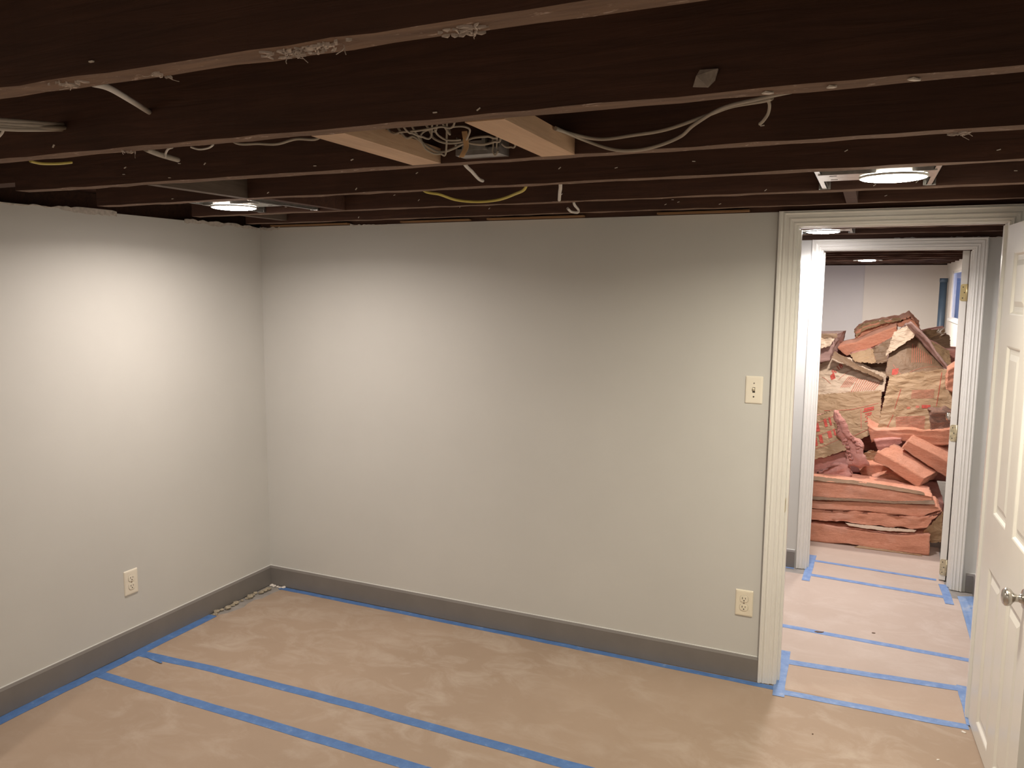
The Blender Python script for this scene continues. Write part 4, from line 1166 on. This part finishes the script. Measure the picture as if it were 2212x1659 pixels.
class Facing:
    """crumpled kraft sheet over the front of a piece; point(u, v) also carries the red print"""
    def __init__(self, key, amp=.010, seed=0.0, freq=9.0, over=.0):
        self.top, self.bot, D = PILE[key]
        self.D = Vector(D)
        c = [poly_at(self.top, 0), poly_at(self.top, 1), poly_at(self.bot, 1), poly_at(self.bot, 0)]
        n = (c[2] - c[0]).cross(c[3] - c[1])
        n = n.normalized()
        if n.y > 0: n = -n
        self.n = n; self.amp = amp; self.seed = seed; self.freq = freq
    def point(self, u, v, lift=0.0):
        p = poly_at(self.top, u).lerp(poly_at(self.bot, u), v)
        q = p + Vector((self.seed, self.seed * .7, 0))
        r1_ = 1 - abs(noise.noise(q * self.freq)) * 2
        q3 = Vector((q.x * .5 + q.z * .4, q.y, q.z * 1.6 - q.x * .5))
        r2_ = 1 - abs(noise.noise(q3 * self.freq * 2.3 + Vector((5, 1, 2)))) * 2
        r3_ = noise.noise(q3 * self.freq * 5)
        h = self.amp * (.8 * r1_ + .5 * r2_ + .18 * r3_)
        return p + self.n * (h + lift)
    def build(self, name, mat, parent, nu=None, nv=None, rag=.004):
        L = sum((Vector(b_) - Vector(a)).length for a, b_ in zip(self.top, self.top[1:]))
        H = max((poly_at(self.top, .5) - poly_at(self.bot, .5)).length, (poly_at(self.top, 0) - poly_at(self.bot, 0)).length)
        nu = nu or max(8, min(110, int(L / .008))); nv = nv or max(3, min(60, int(H / .008)))
        r = random.Random(int(self.seed * 100) + 5)
        mb = MB()
        g = []
        for j in range(nv + 1):
            row = []
            for i in range(nu + 1):
                p = self.point(i / nu, j / nv)
                if i in (0, nu) or j in (0, nv):
                    p = p + Vector((r.uniform(-rag, rag), 0, r.uniform(-rag, rag)))
                if p.z < .004: p.z = .004
                row.append(p)
            g.append(row)
        W_ = nu + 1
        back = -self.n * .0018
        mb.v = [tuple(p) for row in g for p in row] + [tuple(p + back) for row in g for p in row]
        o_ = W_ * (nv + 1)
        for j in range(nv):
            for i in range(nu):
                a = j * W_ + i
                mb.face([a, a + W_, a + W_ + 1, a + 1], 0, False)
                mb.face([o_ + a, o_ + a + 1, o_ + a + W_ + 1, o_ + a + W_], 0, False)
        for i in range(nu):
            mb.face([i, i + 1, o_ + i + 1, o_ + i]); a = nv * W_ + i; mb.face([a, o_ + a, o_ + a + 1, a + 1])
        for j in range(nv):
            a = j * W_; mb.face([a, o_ + a, o_ + a + W_, a + W_]); a = j * W_ + nu; mb.face([a, a + W_, o_ + a + W_, o_ + a])
        self.obj = mb.build(name, mat, parent)
        return self.obj
    def blocks(self, quads, mat, name='printed_block'):
        for q in quads:
            self.ink([q], mat, name)
    def ink(self, quads, mat, name='printed_lines', lift=.0022):
        """quads = list of four (u, v) corners; each becomes a thin patch that follows the paper"""
        mb = MB()
        for q in quads:
            a, b_, c, d = [Vector((x, y, 0)) for x, y in q]
            P0 = self.point(a.x, a.y); P1 = self.point(b_.x, b_.y); P3 = self.point(d.x, d.y)
            m_ = max(1, min(40, int((P1 - P0).length / .009))); n_ = max(1, min(14, int((P3 - P0).length / .009)))
            base = len(mb.v)
            for j in range(n_ + 1):
                for i in range(m_ + 1):
                    e1 = a.lerp(b_, i / m_); e2 = d.lerp(c, i / m_)
                    w_ = e1.lerp(e2, j / n_)
                    mb.v.append(tuple(self.point(w_.x, w_.y, lift)))
            for j in range(n_):
                for i in range(m_):
                    s_ = base + j * (m_ + 1) + i
                    mb.face([s_, s_ + m_ + 1, s_ + m_ + 2, s_ + 1])
        o = mb.build(name, mat, self.obj)
        if len(quads) > 1: o['kind'] = 'stuff'
        return o
    def text(self, s, o_, ux, vy, mat, size=1.0, lift=.0024):
        """lettering: o_ = (u, v) of the baseline start, ux / vy = (u, v) vectors of one em along and up"""
        cu = bpy.data.curves.new('lettering', 'FONT')
        cu.body = s
        cu.fill_mode = 'FRONT'
        cu.offset = .012
        tmp = bpy.data.objects.new('lettering', cu)
        COL.objects.link(tmp)
        dg = bpy.context.evaluated_depsgraph_get()
        me = bpy.data.meshes.new_from_object(tmp.evaluated_get(dg))
        bpy.data.objects.remove(tmp); bpy.data.curves.remove(cu)
        for v in me.vertices:
            u = o_[0] + ux[0] * v.co.x + vy[0] * v.co.y
            w_ = o_[1] + ux[1] * v.co.x + vy[1] * v.co.y
            v.co = self.point(min(max(u, 0), 1), min(max(w_, 0), 1), lift)
        me.materials.clear(); me.materials.append(mat)
        o = bpy.data.objects.new('printed_text', me); COL.objects.link(o)
        o.parent = self.obj
        return o

def R_(u0, v0, u1, v1):
    return [(u0, v0), (u1, v0), (u1, v1), (u0, v1)]
def seg(u0, v0, u1, v1, w):
    dx, dy = u1 - u0, v1 - v0
    l = math.hypot(dx, dy); nx, ny = -dy / l * w / 2, dx / l * w / 2
    return [(u0 + nx, v0 + ny), (u1 + nx, v1 + ny), (u1 - nx, v1 - ny), (u0 - nx, v0 - ny)]

def batt(name, label, key, cat='insulation', group='heap of old insulation batts'):
    top, bot, D = PILE[key]
    c = poly_at(bot, .5)
    e = empty(name, (c.x, c.y, max(0, c.z)))
    tag(e, label, cat, group)
    return e

b = batt('insulation_batt', 'lowest pink batt lying on the floor paper at the front of the heap', 'A')
fibre_body('fibreglass', 'A', PINK, b, .012)
Facing('A_face', .003, 1).build('kraft_facing', KRAFT, b, rag=.0012)
b = batt('insulation_batt', 'folded pink batt wrapped in brown paper, resting on the lowest batt', 'B_lo')
fibre_body('fibreglass', 'B_up', PINK, b, .011)
fibre_body('fibreglass', 'B_lo', PINK, b, .015, ragged=.9)
Facing('B_end', .006, 2, 6).build('kraft_facing', KRAFT, b)
Facing('B_ledge', .003, 2.5).build('kraft_facing', KRAFT_L, b, rag=.0012)
b = batt('insulation_batt', 'third pink batt up from the floor, with brown paper edges above and below', 'C')
fibre_body('fibreglass', 'C', PINK, b, .011)
Facing('C_top', .003, 3).build('kraft_facing', KRAFT_D, b, rag=.0012)
Facing('C_low', .003, 3.3).build('kraft_facing', KRAFT_D, b, rag=.0012)
b = batt('insulation_batt', 'dark rose batt under the sheet with the large red lettering', 'D')
fibre_body('fibreglass', 'D', PINK2, b, .014, ragged=.9)
fibre_body('loose_wool', 'D2', PINK2, b, .026, ragged=1.2)
b = batt('insulation_batt', 'paper-faced batt with large red lettering, leaning on the stack', 'E')
fibre_body('fibreglass', 'E', PINK2, b, .012, push=.014, shrink=.010)
fE = Facing('E', .006, 4.2, 6); fE.build('kraft_facing', KRAFT, b)
fE.ink([seg(.56, .20, .98, .15, .012), seg(.56, .50, 1.0, .445, .012), seg(.58, .80, 1.0, .70, .012), seg(.585, .55, .62, .78, .012)], FADED)
fE.blocks([R_(.625, .22, .665, .42), R_(.70, .20, .76, .40), R_(.83, .14, .865, .34), R_(.895, .14, .92, .34), R_(.665, .53, .70, .72), R_(.73, .49, .77, .68), R_(.84, .45, .885, .62), R_(.915, .44, .935, .60)], PRINT)
b = batt('insulation_tuft', 'torn pink fringe of fibreglass hanging beside the red lettering', 'F')
fibre_body('fibreglass', 'F', PINK2, b, .020, ragged=1.6)
rF = random.Random(9)
topF, botF, _d = PILE['F']
for i in range(26):                                   # torn tongues of wool along both edges
    t = .10 + .86 * (i // 2) / 12
    side = i % 2
    p0 = poly_at(topF, t).lerp(poly_at(botF, t), .30 if side else .75)
    d = Vector((-.4 if side else 1, -.25, rF.uniform(-.35, .15))).normalized()
    ln = rF.uniform(.018, .034) if side else rF.uniform(.028, .055)
    pts = [p0 + d * ln * k / 5 + Vector((0, rF.uniform(-.004, .002), rF.uniform(-.004, .004))) for k in range(6)]
    r0 = rF.uniform(.007, .013)
    MB().tube(pts, lambda s, r0=r0: r0 * (1 - .85 * s * s) * (1 + .25 * math.sin(9 * s)), 7).build('wool_tongue', PINK2, b)
for key, lab, mt in (('G1', 'small crumpled orange batt in the hollow of the heap', PINK), ('G2', 'short orange batt lying under the diagonal batt', PINK), ('H', 'diagonal orange batt sloping down to the cut brown end', PINK), ('I', 'diagonal orange batt sloping towards the open door', PINK), ('J', 'long orange batt lying level below the large paper sheet', PINK), ('J2', 'pink batt scrap under the long level batt', PINK2)):
    b = batt('insulation_batt', lab, key)
    fibre_body('fibreglass', key, mt, b, .012)
b = batt('insulation_scrap', 'brown paper scrap at the back of the dark hollow', 'G3')
Facing('G3', .010, 5.1).build('kraft_facing', KRAFT, b)
b = batt('insulation_batt', 'largest crumpled paper-faced batt with thin red frame lines', 'K')
fibre_body('fibreglass', 'K', PINK, b, .012, push=.016, shrink=.010)
fK = Facing('K', .0135, 6.3, 5.5); fK.build('kraft_facing', KRAFT, b)
fK.ink([seg(.205, .27, .17, .62, .007), seg(.165, .72, .115, .99, .007), seg(.745, .05, .70, .60, .007), seg(.70, .70, .655, .99, .007)], PRINT)
fK.blocks([R_(.515, .575, .625, .63)], PRINT)
fK.blocks([R_(.44, .585, .485, .625), R_(.325, .595, .37, .63)], FADED)
fK.ink([R_(.20 + .003 * i, .76 + .018 * i, .57 + .003 * (i % 3), .768 + .018 * i) for i in range(12)], FADED)
fK.ink([R_(.36, .32 + .022 * i, .66, .328 + .022 * i) for i in range(7)], FADED)
b = batt('insulation_batt', 'flat brown paper-faced batt with sideways red lettering behind the pink fringe', 'L')
fibre_body('fibreglass', 'L', PINK2, b, .012, push=.014, shrink=.010)
fL = Facing('L', .006, 7.4, 6); fL.build('kraft_facing', KRAFT, b)
fL.ink([seg(.55, .38, .98, .32, .012), seg(.84, .37, .845, .78, .006), seg(.60, .90, .97, .85, .012), seg(.61, .36, .615, .62, .005), seg(.63, .36, .64, .60, .005), seg(.655, .36, .67, .58, .005)], FADED)
fL.blocks([R_(.865, .37, .945, .42), R_(.855, .43, .945, .455), R_(.69, .58, .70, .68)], PRINT)
fL.text('R-1', (.875, .48), (.0, .16), (.075, 0), PRINT)
b = batt('insulation_batt', 'pale crumpled paper-faced batt marked R-18 with slanting red text lines', 'M')
fibre_body('fibreglass', 'M', PINK2, b, .012, push=.016, shrink=.010)
fM = Facing('M', .017, 8.1, 6.5); fM.build('kraft_facing', KRAFT_L, b)
fM.text('R-18', (.60, .50), (.034, -.13), (-.032, -.14), PRINT)
fM.blocks([[(.57, .50), (.60, .44), (.615, .56), (.585, .62)]], PRINT)
fM.ink([seg(.745 + .017 * i, .93, .79 + .017 * i, .52, .006) for i in range(11)] + [seg(.66 + .013 * i, .80, .72 + .013 * i, .52, .005) for i in range(6)], FADED)
fM.ink([seg(.64, .62, .73, .30, .004), seg(.50, .45, .58, .70, .004)], FADED, 'printed_frame')
b = batt('insulation_scrap', 'dark folded strip of brown paper on top of the pale crumpled batt', 'M2')
Facing('M2', .006, 9.2).build('kraft_facing', KRAFT_D, b)
b = batt('insulation_batt', 'bundled batt with dark paper top, at the latch side of the heap', 'N')
fibre_body('fibreglass', 'N', DUSTYPINK, b, .010)
Facing('N_face', .002, 10).build('kraft_facing', KRAFT_D, b)
Facing('N_crum', .009, 10.5, 12).build('kraft_facing', KRAFT_L, b)
b = batt('insulation_batt', 'smooth salmon batt sloping up to the top of the heap', 'P')
fibre_body('fibreglass', 'P', PINK, b, .009)
b = batt('insulation_batt', 'topmost crumpled batt of the heap, paper side up', 'Q')
fibre_body('fibreglass', 'Q', PINK, b, .020, ragged=.9)
Facing('Q_top', .010, 11.4, 12).build('kraft_facing', KRAFT, b)
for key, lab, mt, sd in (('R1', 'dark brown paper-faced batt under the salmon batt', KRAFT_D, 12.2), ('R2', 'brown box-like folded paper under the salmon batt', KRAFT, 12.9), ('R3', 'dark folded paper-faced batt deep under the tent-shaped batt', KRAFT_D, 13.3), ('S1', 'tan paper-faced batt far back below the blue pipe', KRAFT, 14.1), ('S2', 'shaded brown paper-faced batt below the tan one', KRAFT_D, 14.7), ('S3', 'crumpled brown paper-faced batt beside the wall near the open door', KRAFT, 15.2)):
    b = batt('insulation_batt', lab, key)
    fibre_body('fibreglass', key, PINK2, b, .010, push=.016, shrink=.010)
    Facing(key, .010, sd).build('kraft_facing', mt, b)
b = batt('insulation_batt', 'tent-shaped paper-faced batt with a block of red text lines', 'O')
fibre_body('fibreglass', 'O', DUSTYPINK, b, .010, push=.014, shrink=.010)
fibre_body('edge_wool', 'O2', DUSTYPINK, b, .012)
fO = Facing('O', .004, 16.1, 5); fO.build('kraft_facing', KRAFT_D, b)  # dark paper puts the shade of the overhanging front into the colour
fO.ink([seg(.40 + .035 * i, .70 - .012 * i, .37 + .035 * i, .30 + .0 * i, .009) for i in range(10)], FADED)
fO.ink([seg(.30, .98, .86, .62, .007), seg(.10, .72, .26, .98, .007)], FADED)
fO.blocks([R_(.10, .82, .20, .96)], PRINT)
Facing('O3', .012, 17.0, 12).build('torn_facing', KRAFT_L, b)
b = batt('insulation_tuft', 'orange fibreglass scrap pressed behind the open far door', 'T')
fibre_body('fibreglass', 'T', PINK, b, .014)
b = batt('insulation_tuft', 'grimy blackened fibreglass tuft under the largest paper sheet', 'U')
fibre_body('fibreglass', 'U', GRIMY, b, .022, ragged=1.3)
# batts buried behind the visible ones
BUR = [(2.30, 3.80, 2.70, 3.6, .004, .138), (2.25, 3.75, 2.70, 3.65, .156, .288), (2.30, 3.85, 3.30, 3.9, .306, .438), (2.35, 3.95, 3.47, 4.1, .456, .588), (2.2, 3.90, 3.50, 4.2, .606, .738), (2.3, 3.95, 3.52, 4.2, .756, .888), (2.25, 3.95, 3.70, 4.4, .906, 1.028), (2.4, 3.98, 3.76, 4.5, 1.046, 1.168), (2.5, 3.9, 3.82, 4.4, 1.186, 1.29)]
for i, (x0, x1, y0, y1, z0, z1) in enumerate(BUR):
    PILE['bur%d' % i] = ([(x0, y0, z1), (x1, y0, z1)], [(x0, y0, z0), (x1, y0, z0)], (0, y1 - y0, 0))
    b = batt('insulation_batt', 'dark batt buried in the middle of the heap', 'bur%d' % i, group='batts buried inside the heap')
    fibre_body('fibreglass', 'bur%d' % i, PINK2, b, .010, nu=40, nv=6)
